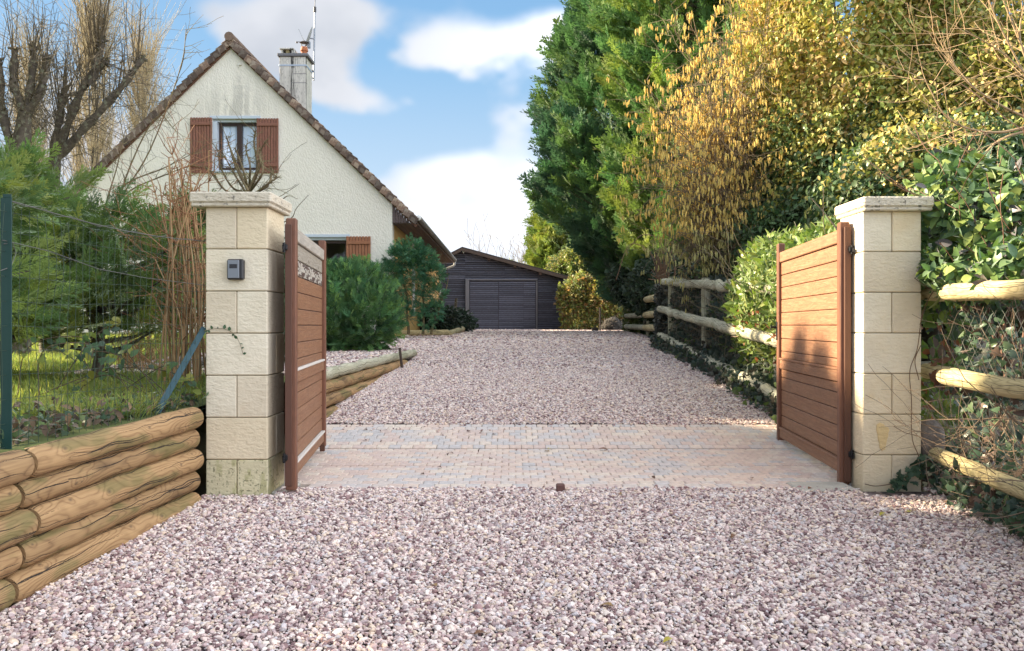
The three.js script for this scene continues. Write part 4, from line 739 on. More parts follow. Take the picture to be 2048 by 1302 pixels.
// ---------------------------------------------------------------- conifers: plumes of sprays on rising branches
const sprays = [0, 1, 2, 3].map((i) => sprayGeo(600 + i, 8, 3, .034)), fineSprays = [0, 1, 2].map((i) => sprayGeo(650 + i, 12, 4, .016));
function conifer(label, group, base, h, prof, o) {
  const r = rng(o.seed), t = thing('conifer_tree', label, 'conifer', base.toArray(), group), T = new Tubes(), S = sprays.map(() => [[], []]);
  const trunk = []; for (let k = 0; k <= 6; k++) trunk.push(V(base.x + Math.sin(k) * .04, base.y + h * k / 6 * .97, base.z)); part('trunk', new Tubes().tube(trunk, trunk.map((q, k) => (o.tr ?? .22) * (1 - k / 7)), 10).build(), barkM, t);
  for (let b = 0; b < o.n; b++) {
    const f = (o.f0 ?? .04) + (1 - (o.f0 ?? .04)) * Math.pow(r(), o.bias ?? 1.1), az = r() * 6.2832, R = prof(f) * ((o.lo ?? .72) + (o.va ?? .5) * n3(Math.cos(az) * 2.2 + 9, f * h * .55, Math.sin(az) * 2.2, o.seed)), a = V(Math.cos(az), 0, Math.sin(az)), p0 = V(base.x, base.y + h * f - R * (o.rise ?? .35) * .6, base.z);
    const tip = V(base.x + a.x * R, base.y + h * f + R * (o.rise ?? .35) * .4, base.z + a.z * R);
    if (!seen(tip, a, -.45)) continue;
    const bd = tip.clone().sub(p0).normalize(), L = tip.distanceTo(p0), tone = tint(o.tones[Math.floor(r() * o.tones.length)], r, .2, .1);
    if (L > .6) T.tube([p0, p0.clone().lerp(tip, .5).add(V(0, -.05 * L, 0)), tip], [.03, .018, .006], 3);
    const m = o.per + Math.floor(R * 3);
    for (let k = 0; k < m; k++) {
      const s = Math.pow(r(), .6), u = .42 + s * .58, spread = (1 - s) * .22 * R + .10, p = p0.clone().lerp(tip, u).add(V(0, -.05 * L * Math.sin(u * 3.14), 0)).add(rdir(r).multiplyScalar(spread));
      const dir = bd.clone().multiplyScalar(.9).add(V(0, o.lift ?? .55, 0)).add(rdir(r).multiplyScalar(.55)), nr = V(0, .8, 0).add(a).add(rdir(r).multiplyScalar(.9)), q = S[Math.floor(r() * S.length)];
      q[0].push(basis(p, dir, nr, o.size * (.7 + r() * .6))); q[1].push(tint(tone, r, .14, .06));
    }
  }
  part('branch', T.build(), barkM, t);
  S.forEach((q, i) => instances('foliage', (o.fine ? fineSprays : sprays)[i % (o.fine ? 3 : 4)], o.mat, q[0], q[1], t));
  return t;
}
const coniferM = leafMat([1, 1, 1], .36);
const G1 = [[.15, .28, .07], [.20, .32, .07], [.12, .24, .07], [.25, .34, .065]], G2 = [[.26, .34, .055], [.30, .35, .06], [.22, .31, .055]];
const tallProf = (R) => (f) => R * Math.pow(Math.sin(Math.PI * clamp(.14 + f * .86) * .98), .62) * (f < .12 ? .65 + f * 3 : 1) ;
{
  const g = 'tall conifers along the right side of the drive';
  conifer('tall dark blue green conifer rising beside the shed, leftmost of the right hand trees', g, V(4.2, driveY(27) - .1, -27), 13.3, (f) => lut([[.05, .6], [.13, 1.0], [.22, 2.2], [.33, 3.4], [.5, 3.5], [.69, 2.5], [.81, 1.8], [1, .2]], f), { seed: 11, n: 620, per: 11, size: .62, tones: [[.075, .18, .085], [.11, .23, .075], [.085, .18, .09], [.15, .26, .065]], mat: coniferM, f0: .08, lift: .5 });
  conifer('tall fresh green conifer in the middle of the row behind the hazel', g, V(5.3, driveY(23), -23.2), 14, tallProf(2.6), { seed: 12, n: 520, per: 11, size: .56, tones: G1, mat: coniferM, f0: .08, lift: .55 });
  conifer('tall conifer farthest right of the row, mostly hidden by hazel catkins', g, V(7.6, driveY(20), -20), 14, tallProf(2.6), { seed: 13, n: 330, per: 9, size: .55, tones: G1, mat: coniferM, f0: .05, lift: .55 });
  conifer('sunlit yellow green conifer rising behind the right end of the shed', undefined, V(2.75, driveY(44), -44), 8.4, (f) => 2.1 * Math.pow(1 - f, .5) * (f < .1 ? .8 : 1), { seed: 14, n: 280, per: 10, size: .7, tones: G2, mat: coniferM, f0: .1, lift: .3 });
}
// trees outside the frame on the left, whose shade lies over the gravel
for (const [x, d, h, R, s, f0] of [[-9.6, 6.5, 7.1, 2.0, 21, .62], [-11.2, 10.9, 6.1, 1.7, 22, .64], [-12.3, 14.0, 6.3, 1.7, 23, .64], [-9.0, 3.9, 7.8, 2.3, 24, .5], [-14.3, 18.0, 10.8, 1.9, 25, .4], [-16.2, 21.6, 12.5, 2.0, 26, .4]])
  conifer(['tall green conifer in the garden just left of the wire fence', 'second tall conifer back from the wire fence', 'third tall conifer, farthest back along the left garden edge', 'tall conifer nearest the viewer at the left garden edge', 'taller conifer level with the front of the house', 'tallest conifer beside the far left of the house'][s - 21], 'conifers at the left edge of the garden', V(x, gardenY(d), -d), h, tallProf(R), { seed: s, n: 260, per: 12, size: .62, tones: G1, mat: coniferM, f0, lift: .5 });

// ---------------------------------------------------------------- cypress shrubs behind the wire fence
{
  const m = leafMat([1, 1, 1], .5), tones = [[.17, .29, .055], [.23, .34, .06], [.14, .25, .06], [.31, .38, .06]];
  const shrub = (label, base, h, R, seed, n, o = {}) => conifer(label, 'cypress shrubs behind the wire fence', base, h, (f) => R * Math.pow(Math.sin(Math.PI * clamp(.1 + f * .86)), .6), { seed, n, per: 13, size: .25, lo: .45, va: .95, tones, mat: m, fine: true, f0: .26, tr: .05, rise: .25, lift: .22, bias: .9, ...o });
  shrub('dense feathery cypress shrub beside the green fence post', V(-4.05, gardenY(6.6), -6.6), 1.66, .82, 31, 90);
  shrub('feathery cypress shrub reaching right towards the bare tan stems', V(-3.42, gardenY(6.9), -6.9), 1.34, .84, 32, 66);
  shrub('low cypress shrub at the left end of the wire fence', V(-3.6, gardenY(5.2), -5.2), 1.4, .7, 33, 40);
  shrub('small bright green cypress behind the tan stems by the left pillar', V(-3.25, gardenY(9), -9.0), 1.65, .48, 34, 60, { tones: [[.10, .18, .03], [.12, .2, .03]] });
}
// clipped conifer hedge and yew by the house
{
  const r = rng(91), m = leafMat([1, 1, 1], .2), sp = [0, 1, 2].map((i) => sprayGeo(700 + i, 8, 3, .03));
  const t = thing('clipped_hedge', 'dense dark green clipped conifer hedge behind the left gate leaf', 'hedge', [-2.5, gardenY(12.5), -12.5]);
  const bl = [{ c: V(-2.35, 1.24, -12.6), r: [.50, .58, .5] }, { c: V(-2.95, 1.26, -12.8), r: [.62, .60, .55] }, { c: V(-2.15, 1.08, -12.3), r: [.40, .46, .45] }, { c: V(-2.65, 1.02, -12.25), r: [.52, .46, .45] }];
  const dir = (p, n, r) => n.clone().multiplyScalar(.9).add(V(0, .65, 0)).add(rdir(r).multiplyScalar(.6));
  sp.forEach((g) => { const [a, c] = shell(bl, 1900, r, { size: .24, depth: .35, rough: .22, freq: 2.6, dir, tones: [[.075, .19, .065], [.10, .23, .065], [.15, .29, .07], [.065, .15, .055]], minY: .68 }); instances('foliage', g, m, a, c, t); });
  part('stem', [[-2.55, -12.5], [-2.2, -12.4], [-2.9, -12.6], [-2.42, -12.2]].map(([x, z], i) => bar(V(x, .55, z), V(x + .03, 1.2, z), .035, 7)), barkM, t);
}
{
  const r = rng(93), m = leafMat([1, 1, 1], .15), t = thing('yew_tree', 'small trained yew with several bare stems against the ochre house wall', 'yew', [-2.3, .75, -19.6]), T = new Tubes(), mats = [], cols = [];
  const needle = (() => { const l = [], q = rng(5); const n = leafGeo(.22, .045, .1, .1, 2); for (let k = 0; k < 16; k++) for (const s of [-1, 1]) { const g = n.clone(), t = k / 16; g.applyMatrix4(basis(V(0, t, -.1 * t * t), V(s * .8, .75, .15), V(0, 0, 1).add(rdir(q).multiplyScalar(.4)), 1.5 - t * .6)); l.push(g); } return merge(l); })();
  for (const [px, b] of [[786, 812], [817, 818], [846, 842], [862, 868]]) {
    const base = at(px, 660, 19.7); base.y = .8;
    grow(T, base, at(b, 520, 19.7).sub(base), 1.4, .035, 2, r, { step: .18, wander: .22, up: .05, sub: .42, dens: .75, from: .3, side: 1.0, fwd: .5, thin: .6, min: .006 });
  }
  part('trunk', T.build(), mossM, t);
  const put = (px, py, rp, n) => { for (let k = 0; k < n; k++) { const d = rdir(r), c = at(px, py, 19.6), R = rp / 1680 * 19.6 * (.5 + .5 * r()); const p = c.clone().add(V(d.x * R, d.y * R * .8, d.z * R)); mats.push(basis(p, d.clone().multiplyScalar(.9).add(V(0, .35, 0)).add(rdir(r).multiplyScalar(.6)), V(0, 1, 0).add(rdir(r).multiplyScalar(.9)), .165 * (.6 + r() * .7))); cols.push(tint([[.06, .19, .09], [.08, .22, .10], [.10, .25, .09], [.055, .16, .08]][Math.floor(r() * 4)], r)); } };
  for (const [px, py, R, n] of [[820, 505, 34, 190], [800, 520, 30, 150], [845, 520, 30, 150], [782, 545, 26, 120], [866, 548, 24, 110], [820, 540, 36, 150], [777, 580, 24, 90], [790, 610, 22, 70], [778, 640, 20, 70], [872, 590, 20, 70], [868, 620, 20, 60], [800, 572, 20, 50], [835, 598, 18, 40], [840, 560, 20, 50], [810, 632, 18, 40], [850, 640, 16, 36], [825, 615, 14, 26]]) put(px, py, R * .92, n * 1.9);
  instances('foliage', sprayGeo(731, 7, 2, .03), m, mats, cols, t);
}

// ---------------------------------------------------------------- bare trees on the left
{
  const shoots = (T, pts, n, r, len, o = {}) => { for (let k = 0; k < n; k++) { const q = pts[Math.floor((.35 + .65 * r()) * (pts.length - 1))]; grow(T, q, V((r() - .5) * .5, 1, (r() - .5) * .5), len * (.5 + r() * .7), .0085, 1, r, { step: .16, wander: .09, up: .06, sub: .28, dens: .55, from: .2, side: .9, fwd: .6, thin: .6, min: .0028, ...o }); } };
  const knobs = (T, p, r, n = 9) => { for (let k = 0; k < n; k++) { const d = rdir(r); T.tube([p, p.clone().addScaledVector(d, .04 + r() * .05)], [.028, .012], 5); } };
  const make = (label, d, trunk, limbs, seed, len, sh, tw) => {
    const r = rng(seed), A = (q) => V((q[0] - 1024) / FOC * (d + (q[2] ?? 0)), EYE + (651 - q[1]) / FOC * (d + (q[2] ?? 0)), -(d + (q[2] ?? 0)));
    const b = A(trunk[0]); b.y = gardenY(d) - .05; const t = thing('pollard_tree', label, 'tree', b.toArray());
    const tp = curve([b, ...trunk.map(A)], 4), T = new Tubes(), L = new Tubes(), S = new Tubes();
    T.tube(tp, tp.map((q, i) => lerp(.14, .085, i / (tp.length - 1)) * (1 + .12 * Math.sin(i * 2.3))), 10, false, (l, a) => 1 + (n3(l * 6, Math.cos(a) * 2, Math.sin(a) * 2, seed) - .5) * .4); part('trunk', T.build(), barkM, t);
    for (const l of limbs) { const p = curve(l.map(A), 5); L.tube(p, p.map((q, i) => lerp(.064, .038, i / (p.length - 1)) * (1 + .25 * Math.sin(i * 1.9 + l[0][0]))), 8, true, (l2, a) => 1 + (n3(l2 * 9, Math.cos(a) * 2, Math.sin(a) * 2, seed + 3) - .5) * .5); knobs(L, p[p.length - 1], r, 9); for (let k = 3; k < p.length; k += 1) if (r() < .5) knobs(L, p[k], r, 3); shoots(S, p, sh, r, len, { taper: .35 }); for (let k = 0; k < tw; k++) { const q = p[Math.floor(r() * p.length)]; grow(S, q, rdir(r).add(V(.25, .1, 0)), .5 + r() * .6, .006, 1, r, { step: .12, wander: .2, up: .0, sub: .4, dens: .6, from: .15, min: .0025 }); } }
    part('limb', L.build(), barkM, t); part('shoots', S.build(), std([.12, .095, .06], .9), t); return t;
  };
  make('pollarded bare tree with short knobbly stumps at the far left', 11, [[40, 330], [50, 225]], [[[50, 225], [27, 165], [30, 98]], [[50, 230], [62, 170], [68, 96]], [[50, 232], [82, 180], [93, 116]], [[36, 330], [8, 240], [-2, 120]]], 901, .8, 10, 26);
  make('bare pollarded tree with a long slanting limb and many upright shoots beside the house gable', 11.6, [[100, 420], [108, 325]], [[[108, 322], [135, 250], [172, 165], [212, 122]], [[112, 318], [180, 245], [245, 172], [284, 118]], [[104, 330], [118, 240], [128, 190]], [[180, 170], [196, 120], [204, 80]]], 907, 1.1, 24, 34);
  // long twigs reaching over towards the gable
  const r = rng(915), t = thing('bare_sapling', 'thin bare sapling whose long twigs cross in front of the cream gable', 'sapling', [-5.2, gardenY(10.4), -10.4]), S = new Tubes(), b = V(-5.2, gardenY(10.4), -10.4);
  for (const l of [[[232, 420], [300, 300], [365, 120], [372, 60]], [[240, 380], [330, 335], [395, 302]], [[250, 360], [320, 230], [345, 255]], [[210, 420], [235, 330], [250, 262]], [[240, 400], [330, 350], [420, 320]]]) { const p = curve([b.clone().lerp(at(...l[0], 10.4), .6), ...l.map((q) => at(q[0], q[1], 10.4))], 5); S.tube(p, p.map((q, i) => lerp(.014, .004, i / (p.length - 1))), 4); for (let k = 3; k < p.length; k++) if (r() < .8) grow(S, p[k], p[k].clone().sub(p[k - 1]).normalize().add(rdir(r)), .25 + r() * .3, .005, 1, r, { step: .1, wander: .2, dens: .4, min: .0025 }); }
  part('twig', S.build(), mossM, t); part('trunk', bar(b, b.clone().lerp(at(232, 420, 10.4), .62), .02, 6), mossM, t);
}
// two bare poplars far behind
{
  const m = std([.42, .35, .22], .9);
  for (const [px, d, h, R, seed, lab] of [[185, 33, 14.5, 1.6, 31, 'tall bare poplar of dense upright tan twigs, left of the house'], [285, 36, 12.5, 1.25, 32, 'slender bare poplar just left of the house roof'], [60, 38, 13, 1.5, 33, 'bare poplar at the far left behind the pollarded trees']]) {
    const r = rng(seed), b = V((px - 1024) / FOC * d, gardenY(d), -d), t = thing('poplar_tree', lab, 'poplar', b.toArray()), T = new Tubes();
    T.tube([b, b.clone().add(V(.1, h * .5, 0)), b.clone().add(V(0, h, 0))], [.22, .13, .02], 8); part('trunk', T.build(), barkM, t);
    const S = new Tubes();
    for (let k = 0; k < 300; k++) { const f = .1 + .8 * r(), a = r() * 6.28, w = R * Math.pow(Math.sin(Math.PI * (f * .9 + .08)), .7); grow(S, b.clone().add(V(Math.cos(a) * w * .35 * r(), h * f, Math.sin(a) * w * .35 * r())), V(Math.cos(a) * .28, 1, Math.sin(a) * .28), 1.2 + r() * 1.4, .022, 1, r, { step: .4, wander: .1, up: .1, sub: .5, dens: .75, kids: 2, from: .1, side: .45, fwd: .9, thin: .5, min: .006 }); }
    part('branch', S.build(), m, t);
  }
}
// tan stems and the pruned shrub behind the left pillar
{
  const r = rng(941), b = V(-2.42, gardenY(6.2), -6.2), t = thing('bare_shrub', 'tall bare shrub of many straight tan stems beside the left pillar', 'shrub', b.toArray()), S = new Tubes(), K = new Tubes();
  for (let k = 0; k < 38; k++) {
    const px = 330 + r() * 95, top = k < 16 ? 265 + r() * 120 : 330 + r() * 260, e = at(k % 5 ? px : 300 + r() * 60, top, 6.1 + r() * .5), s = b.clone().add(V((r() - .45) * .34, 0, (r() - .5) * .3)), mid = s.clone().lerp(e, .5).add(V((s.x - e.x) * .28, .05, 0)).add(rdir(r).multiplyScalar(.03));
    const p = curve([s, mid, e], 7); S.tube(p, p.map((q, i) => lerp(.0088, .0042, i / (p.length - 1)) * (.8 + .4 * n3(k, 0, 0))), 6, true);
    for (let i = 4; i < p.length; i++) for (let j = 0; j < 2; j++) if (r() < .6) { const d = rdir(r); d.y = Math.abs(d.y) * .5 + .1; K.tube([p[i], p[i].clone().addScaledVector(d, .04 + r() * .09)], [.004, .0018], 3); if (r() < .16) grow(K, p[i], d, .25 + r() * .3, .005, 1, r, { step: .08, wander: .15, dens: .5, min: .002 }); }
  }
  part('stem', S.build(), tanM, t); part('twig', K.build(), redM, t);
}
{
  const r = rng(947), b = V(-2.25, gardenY(7.3), -7.3), t = thing('bare_shrub', 'pruned bare shrub with thorny spurs showing above the left pillar cap', 'shrub', b.toArray()), S = new Tubes(), K = new Tubes(), d = 7.3, A = (x, y) => at(x, y, d + (r() - .5) * .25);
  const trunk = curve([b, A(497, 470), A(496, 385)], 6); S.tube(trunk, trunk.map(() => .028), 8);
  for (const l of [[[496, 380], [478, 340], [462, 300], [452, 272]], [[496, 382], [470, 330], [458, 290]], [[498, 380], [500, 330], [492, 300], [494, 288]], [[498, 378], [514, 335], [508, 285], [512, 260]], [[500, 384], [525, 345], [521, 305], [530, 284]], [[498, 385], [520, 330], [516, 300]], [[494, 388], [465, 375], [440, 330], [436, 300]], [[490, 392], [450, 380], [425, 345], [410, 335]], [[505, 388], [535, 372], [545, 340], [540, 355]], [[505, 390], [540, 365], [556, 355]], [[495, 390], [470, 350], [445, 305]], [[497, 382], [488, 345], [476, 310], [470, 296]]]) {
    const p = curve(l.map((q) => A(...q)), 6); S.tube(p, p.map((q, i) => lerp(.011, .0045, i / (p.length - 1)) * (.85 + .3 * Math.sin(i * 2 + l[1][0]) ** 2)), 6, true);
    for (let i = 2; i < p.length; i++) for (let j = 0; j < 3; j++) if (r() < .6) { const e = rdir(r); e.z *= .5; K.tube([p[i], p[i].clone().addScaledVector(e, .03 + r() * .08)], [.004, .0015], 3); if (r() < .10) grow(K, p[i], e.add(V(0, .3, 0)), .14 + r() * .22, .0042, 1, r, { step: .06, wander: .2, dens: .5, min: .0018 }); }
  }
  for (const l of [[[548, 400], [565, 390], [598, 368]], [[560, 405], [575, 392], [596, 398]], [[583, 436], [592, 418], [617, 390]]]) { const p = curve([b.clone().lerp(A(520, 430), .9), ...l.map((q) => A(...q))], 5); K.tube(p, p.map((q, i) => lerp(.006, .002, i / p.length)), 4); }
  part('stem', S.build(), mossM, t); part('twig', K.build(), mossM, t);
  const t2 = thing('added_evergreen_shrub', 'dark evergreen shrub added out of sight behind the left gate pillar to shade the gravel', 'shrub', [-2.9, gardenY(9.8), -9.8]), lf = clusterGeo(leafGeo(.07, .035), 10, .12, 5), lm = leafMat([1, 1, 1], .3, .3);  // added shrub, out of sight, there to shade the gravel
  const [a, c] = shell([{ c: V(-3.0, 1.35, -9.9), r: [.42, .85, .6] }, { c: V(-2.75, 1.25, -9.2), r: [.4, .75, .5] }], 900, r, { tones: [[.04, .09, .025]], lim: -2 }); instances('foliage', lf, lm, a, c, t2);
  part('stem', bar(V(-2.9, .5, -9.8), V(-2.85, 1.2, -9.7), .04), barkM, t2);
}

// ---------------------------------------------------------------- right hand side: ivy masses, hazel, hedges
const ivyLeaf = ivyGeo(.062), oval = leafGeo(.072, .040, .2, .2, 3);
{
  const m = leafMat([1, 1, 1], .25, .55), cl = [clusterGeo(ivyLeaf, 13, .17, 1, .55), clusterGeo(oval, 13, .17, 2, .45), clusterGeo(ivyLeaf, 11, .2, 3, .35)], r = rng(151);
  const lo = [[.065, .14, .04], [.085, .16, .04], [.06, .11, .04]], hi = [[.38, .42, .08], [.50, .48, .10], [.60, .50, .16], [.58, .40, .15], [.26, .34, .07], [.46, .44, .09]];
  const tone = (p, r) => { const k = clamp((p.y - 2.2) / 1.8 + (fbm3(p.x, p.y, p.z, 2, 3) - .5) * 1.6); const s = r() < k ? hi : lo; return s[Math.floor(r() * s.length)]; };  // higher leaves get sunlit yellows in their colour, with ivy flowers mixed in
  const mass = (label, base, bl, n, trunks, seed) => {
    const t = thing('ivy_clad_tree', label, 'tree', base.toArray()); const T = new Tubes();
    for (const [a, b, R] of trunks) { const p = curve([a, a.clone().lerp(b, .5).add(V(.1, 0, .05)), b], 5); T.tube(p, p.map((q, i) => R * (1 - .6 * i / p.length)), 8); } part('trunk', T.build(), barkM, t);
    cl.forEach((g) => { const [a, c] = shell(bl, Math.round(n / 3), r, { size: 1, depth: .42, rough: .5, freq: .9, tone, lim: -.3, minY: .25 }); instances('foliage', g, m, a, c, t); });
    return t;
  };
  const b1 = V(6.3, driveY(12.5), -12.6), b2 = V(9.2, driveY(12), -12.2), b3 = V(5.0, driveY(13), -13.6);
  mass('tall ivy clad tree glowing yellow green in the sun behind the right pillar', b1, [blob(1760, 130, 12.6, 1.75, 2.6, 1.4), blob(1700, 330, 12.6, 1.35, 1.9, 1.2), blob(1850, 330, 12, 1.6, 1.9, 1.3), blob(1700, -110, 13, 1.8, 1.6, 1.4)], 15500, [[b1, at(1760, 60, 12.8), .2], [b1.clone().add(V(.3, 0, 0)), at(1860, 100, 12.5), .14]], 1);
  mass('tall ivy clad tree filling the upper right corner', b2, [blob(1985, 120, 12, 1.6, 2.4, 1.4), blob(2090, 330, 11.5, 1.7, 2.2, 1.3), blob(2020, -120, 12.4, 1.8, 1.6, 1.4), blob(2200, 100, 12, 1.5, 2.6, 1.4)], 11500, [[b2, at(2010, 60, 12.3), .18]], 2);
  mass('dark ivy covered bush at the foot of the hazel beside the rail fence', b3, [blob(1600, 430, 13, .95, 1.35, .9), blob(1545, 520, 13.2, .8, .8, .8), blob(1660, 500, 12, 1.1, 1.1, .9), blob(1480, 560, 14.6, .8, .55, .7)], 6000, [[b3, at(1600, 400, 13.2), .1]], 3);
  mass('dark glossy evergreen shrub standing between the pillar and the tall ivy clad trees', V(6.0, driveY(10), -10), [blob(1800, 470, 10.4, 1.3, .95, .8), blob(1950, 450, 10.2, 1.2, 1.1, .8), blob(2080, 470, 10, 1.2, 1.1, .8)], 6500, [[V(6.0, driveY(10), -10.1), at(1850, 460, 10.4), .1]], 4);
  // bare light twigs in the upper right corner
  const t = thing('bare_tree', 'bare tree with arching pale twigs in the upper right corner', 'tree', [7.4, driveY(9), -9]), T = new Tubes(), q = rng(163);
  for (const l of [[[2180, 420], [2110, 260], [2050, 150], [1985, 20], [1960, -60]], [[2110, 260], [2010, 215], [1935, 165], [1870, 90]], [[2100, 240], [1990, 265], [1900, 240], [1850, 160]], [[2120, 260], [2060, 160], [2010, 110], [1930, 60]], [[2090, 200], [2030, 60], [1995, -30]], [[2100, 250], [2000, 280], [1940, 330], [1890, 325]], [[2110, 220], [2040, 80], [2060, -30]]]) {
    const p = curve(l.map((c) => at(...c, 9)), 6); T.tube(p, p.map((c, i) => lerp(.017, .005, i / (p.length - 1))), 6);
    for (let i = 5; i < p.length; i++) for (let j = 0; j < 2; j++) if (q() < .34) grow(T, p[i], p[i].clone().sub(p[i - 1]).normalize().add(rdir(q)), .4 + q() * .6, .006, 1, q, { step: .12, wander: .16, sub: .5, dens: .5, min: .0028 });
  }
  const b = V(7.4, driveY(9), -9), tp = curve([b, at(2260, 700, 9), at(2180, 420, 9)], 5); part('trunk', new Tubes().tube(tp, tp.map((c, i) => lerp(.09, .03, i / (tp.length - 1))), 8).build(), barkM, t); part('twig', T.build(), paleM, t);
}
{ // hazel with catkins
  const r = rng(171), d = 13.2, b = V(3.75, driveY(14) + .05, -14), t = thing('hazel_tree', 'multi stemmed hazel hung with golden catkins in front of the conifers', 'hazel', b.toArray()), S = new Tubes(), K = new Tubes(), tips = [];
  const targets = []; const reg = [[1430, 140, 110, 130, 18], [1540, 40, 110, 90, 18], [1390, 300, 85, 130, 18], [1480, 330, 80, 130, 14], [1370, 380, 55, 90, 9], [1570, 190, 80, 110, 9], [1420, 470, 80, 70, 9], [1500, 470, 60, 60, 5]];
  for (const [x, y, rx, ry, n] of reg) for (let k = 0; k < n; k++) targets.push(at(x + (r() * 2 - 1) * rx, y + (r() * 2 - 1) * ry, d - 1.2 + r() * 1.6));
  for (const e of targets) {
    const s = b.clone().add(V((r() - .5) * .8, 0, (r() - .5) * .5)), mid = s.clone().lerp(e, .55).add(V((s.x - e.x) * .12, (e.y - s.y) * .16 + .1, .1)), p = curve([s, mid, e], 9);
    S.tube(p, p.map((q, i) => lerp(.02, .005, i / (p.length - 1))), 5);
    for (let i = 6; i < p.length; i++) if (r() < .85) grow(K, p[i], p[i].clone().sub(p[i - 1]).normalize().multiplyScalar(.6).add(rdir(r)), .35 + r() * .55, .0065, 1, r, { step: .12, wander: .2, up: -.02, sub: .55, dens: .7, from: .15, min: .003, tips });
  }
  for (let k = 0; k < 60; k++) { const e = at(1350 + r() * 190, 430 + r() * 130, 12.6 + r()), s = b.clone().add(V((r() - .3) * .9, .1, .3)); K.tube(curve([s, s.clone().lerp(e, .5).add(V(0, .25, .1)), e], 5), .006, 3); }
  part('stem', S.build(), twigM, t); part('twig', K.build(), twigM, t);
  const T = new Tubes(); T.tube([V(0, 0, 0), V(0, -.15, .0), V(.04, -.6, .02), V(.05, -1, .0)], [.03, .085, .09, .04], 6); const cg = T.build(), mats = [], cols = [];
  for (const [p] of tips) { if (r() < .1) continue; const n = 2 + Math.floor(r() * 4); for (let k = 0; k < n; k++) { const s = .05 + r() * .05; mats.push(basis(p.clone().add(V((r() - .5) * .10, -r() * .05, (r() - .5) * .10)), V((r() - .5) * .25, 1, (r() - .5) * .25), rdir(r), s * 1.25, s, s * 1.25)); cols.push(tint(p.y < 2.4 ? [.50, .45, .16] : [.76, .57, .15], r, .2, .08)); } }
  instances('catkins', cg, leafMat([1, 1, 1], .3), mats, cols, t);
  const m2 = [], c2 = []; // a few leaves left on the twigs
  for (const [p] of tips) if (r() < .12) { m2.push(basis(p, rdir(r), rdir(r), .8 + r() * .5)); c2.push(tint([.20, .22, .05], r)); }
  instances('foliage', leafGeo(.07, .05), leafMat([1, 1, 1], .45), m2, c2, t);
}
{ // thin brown stems at the corner of the rail fence
  const r = rng(181), b = V(3.25, driveY(17), -17), t = thing('twig_shrub', 'clump of thin bare brown stems behind the corner of the rail fence', 'shrub', b.toArray()), S = new Tubes();
  for (let k = 0; k < 44; k++) { const e = at(1296 + r() * 56, 470 + r() * 90, 17), s = at(1318 + r() * 30, 600, 17); S.tube(curve([s, s.clone().lerp(e, .6).add(V((r() - .5) * .2, .1, 0)), e], 4), .0075, 3); }
  for (const l of [[[1328, 570], [1300, 505], [1262, 488], [1232, 560]], [[1330, 560], [1318, 480], [1285, 470], [1255, 500]]]) S.tube(curve(l.map((q) => at(...q, 17)), 5), .009, 3);
  part('stem', S.build(), std([.20, .12, .075], .9), t);
}
{ // sunlit glossy hedge leaning over the fence by the right gate leaf
  const r = rng(191), t = thing('photinia_hedge', 'sunlit glossy green hedge with reddish tips spilling over the rail fence by the gate', 'hedge', [3.0, driveY(8.6), -8.6]), G = [leafGeo(.095, .040, .25, .2), leafGeo(.08, .034, .15, .3), leafGeo(.105, .042, .3, .1)];
  const M = [[.15, .24, .04], [.20, .29, .045], [.11, .19, .04], [.27, .31, .06], [.17, .26, .04], [.34, .12, .05]].map((c) => leafMat(c, .35, .5)), list = [];
  const bl = []; for (let d = 6.0; d <= 10.4; d += .55) { const top = lut([[6, 1.74], [7.5, 1.82], [9, 1.90], [10.4, 1.88]], d); const low = driveY(d); bl.push({ c: V(fenceX(d) + .36, (top + low) / 2 + .12, -d), r: [.49 + r() * .05, (top - low) / 2 * 1.0, .5] }); }
  const [a] = shell(bl, 26000, r, { depth: .38, rough: .16, freq: 3.2, lim: -.25, minY: driveY(8) + .03, dir: (p, n, r) => V(-.5, .5, .2).add(rdir(r).multiplyScalar(.9)), ok: (p) => p.x < fenceX(-p.z) + .45 || p.y > 1.75 });
  for (const m of a) { const p = V().setFromMatrixPosition(m), red = p.y < 1.15 && r() < .12; list.push({ m, w: (p.x < 2.75 && -p.z > 7.6 ? 2 : 0) - p.z * -.1 + r() * .3 - (p.x > 2.6 ? .5 : 0), k: r(), t: red ? .95 : r() * .82 }); }
  leaves(t, G, M, list);
  const S = new Tubes(); for (let k = 0; k < 40; k++) { const d = 6.2 + r() * 4.1, x = fenceX(d) + .3; grow(S, V(x, driveY(d), -d), V(-.15, 1, (r() - .5) * .4), 1.0 + r() * .5, .012, 1, r, { step: .15, wander: .15, dens: .5, min: .004 }); } part('stem', S.build(), barkM, t);
}
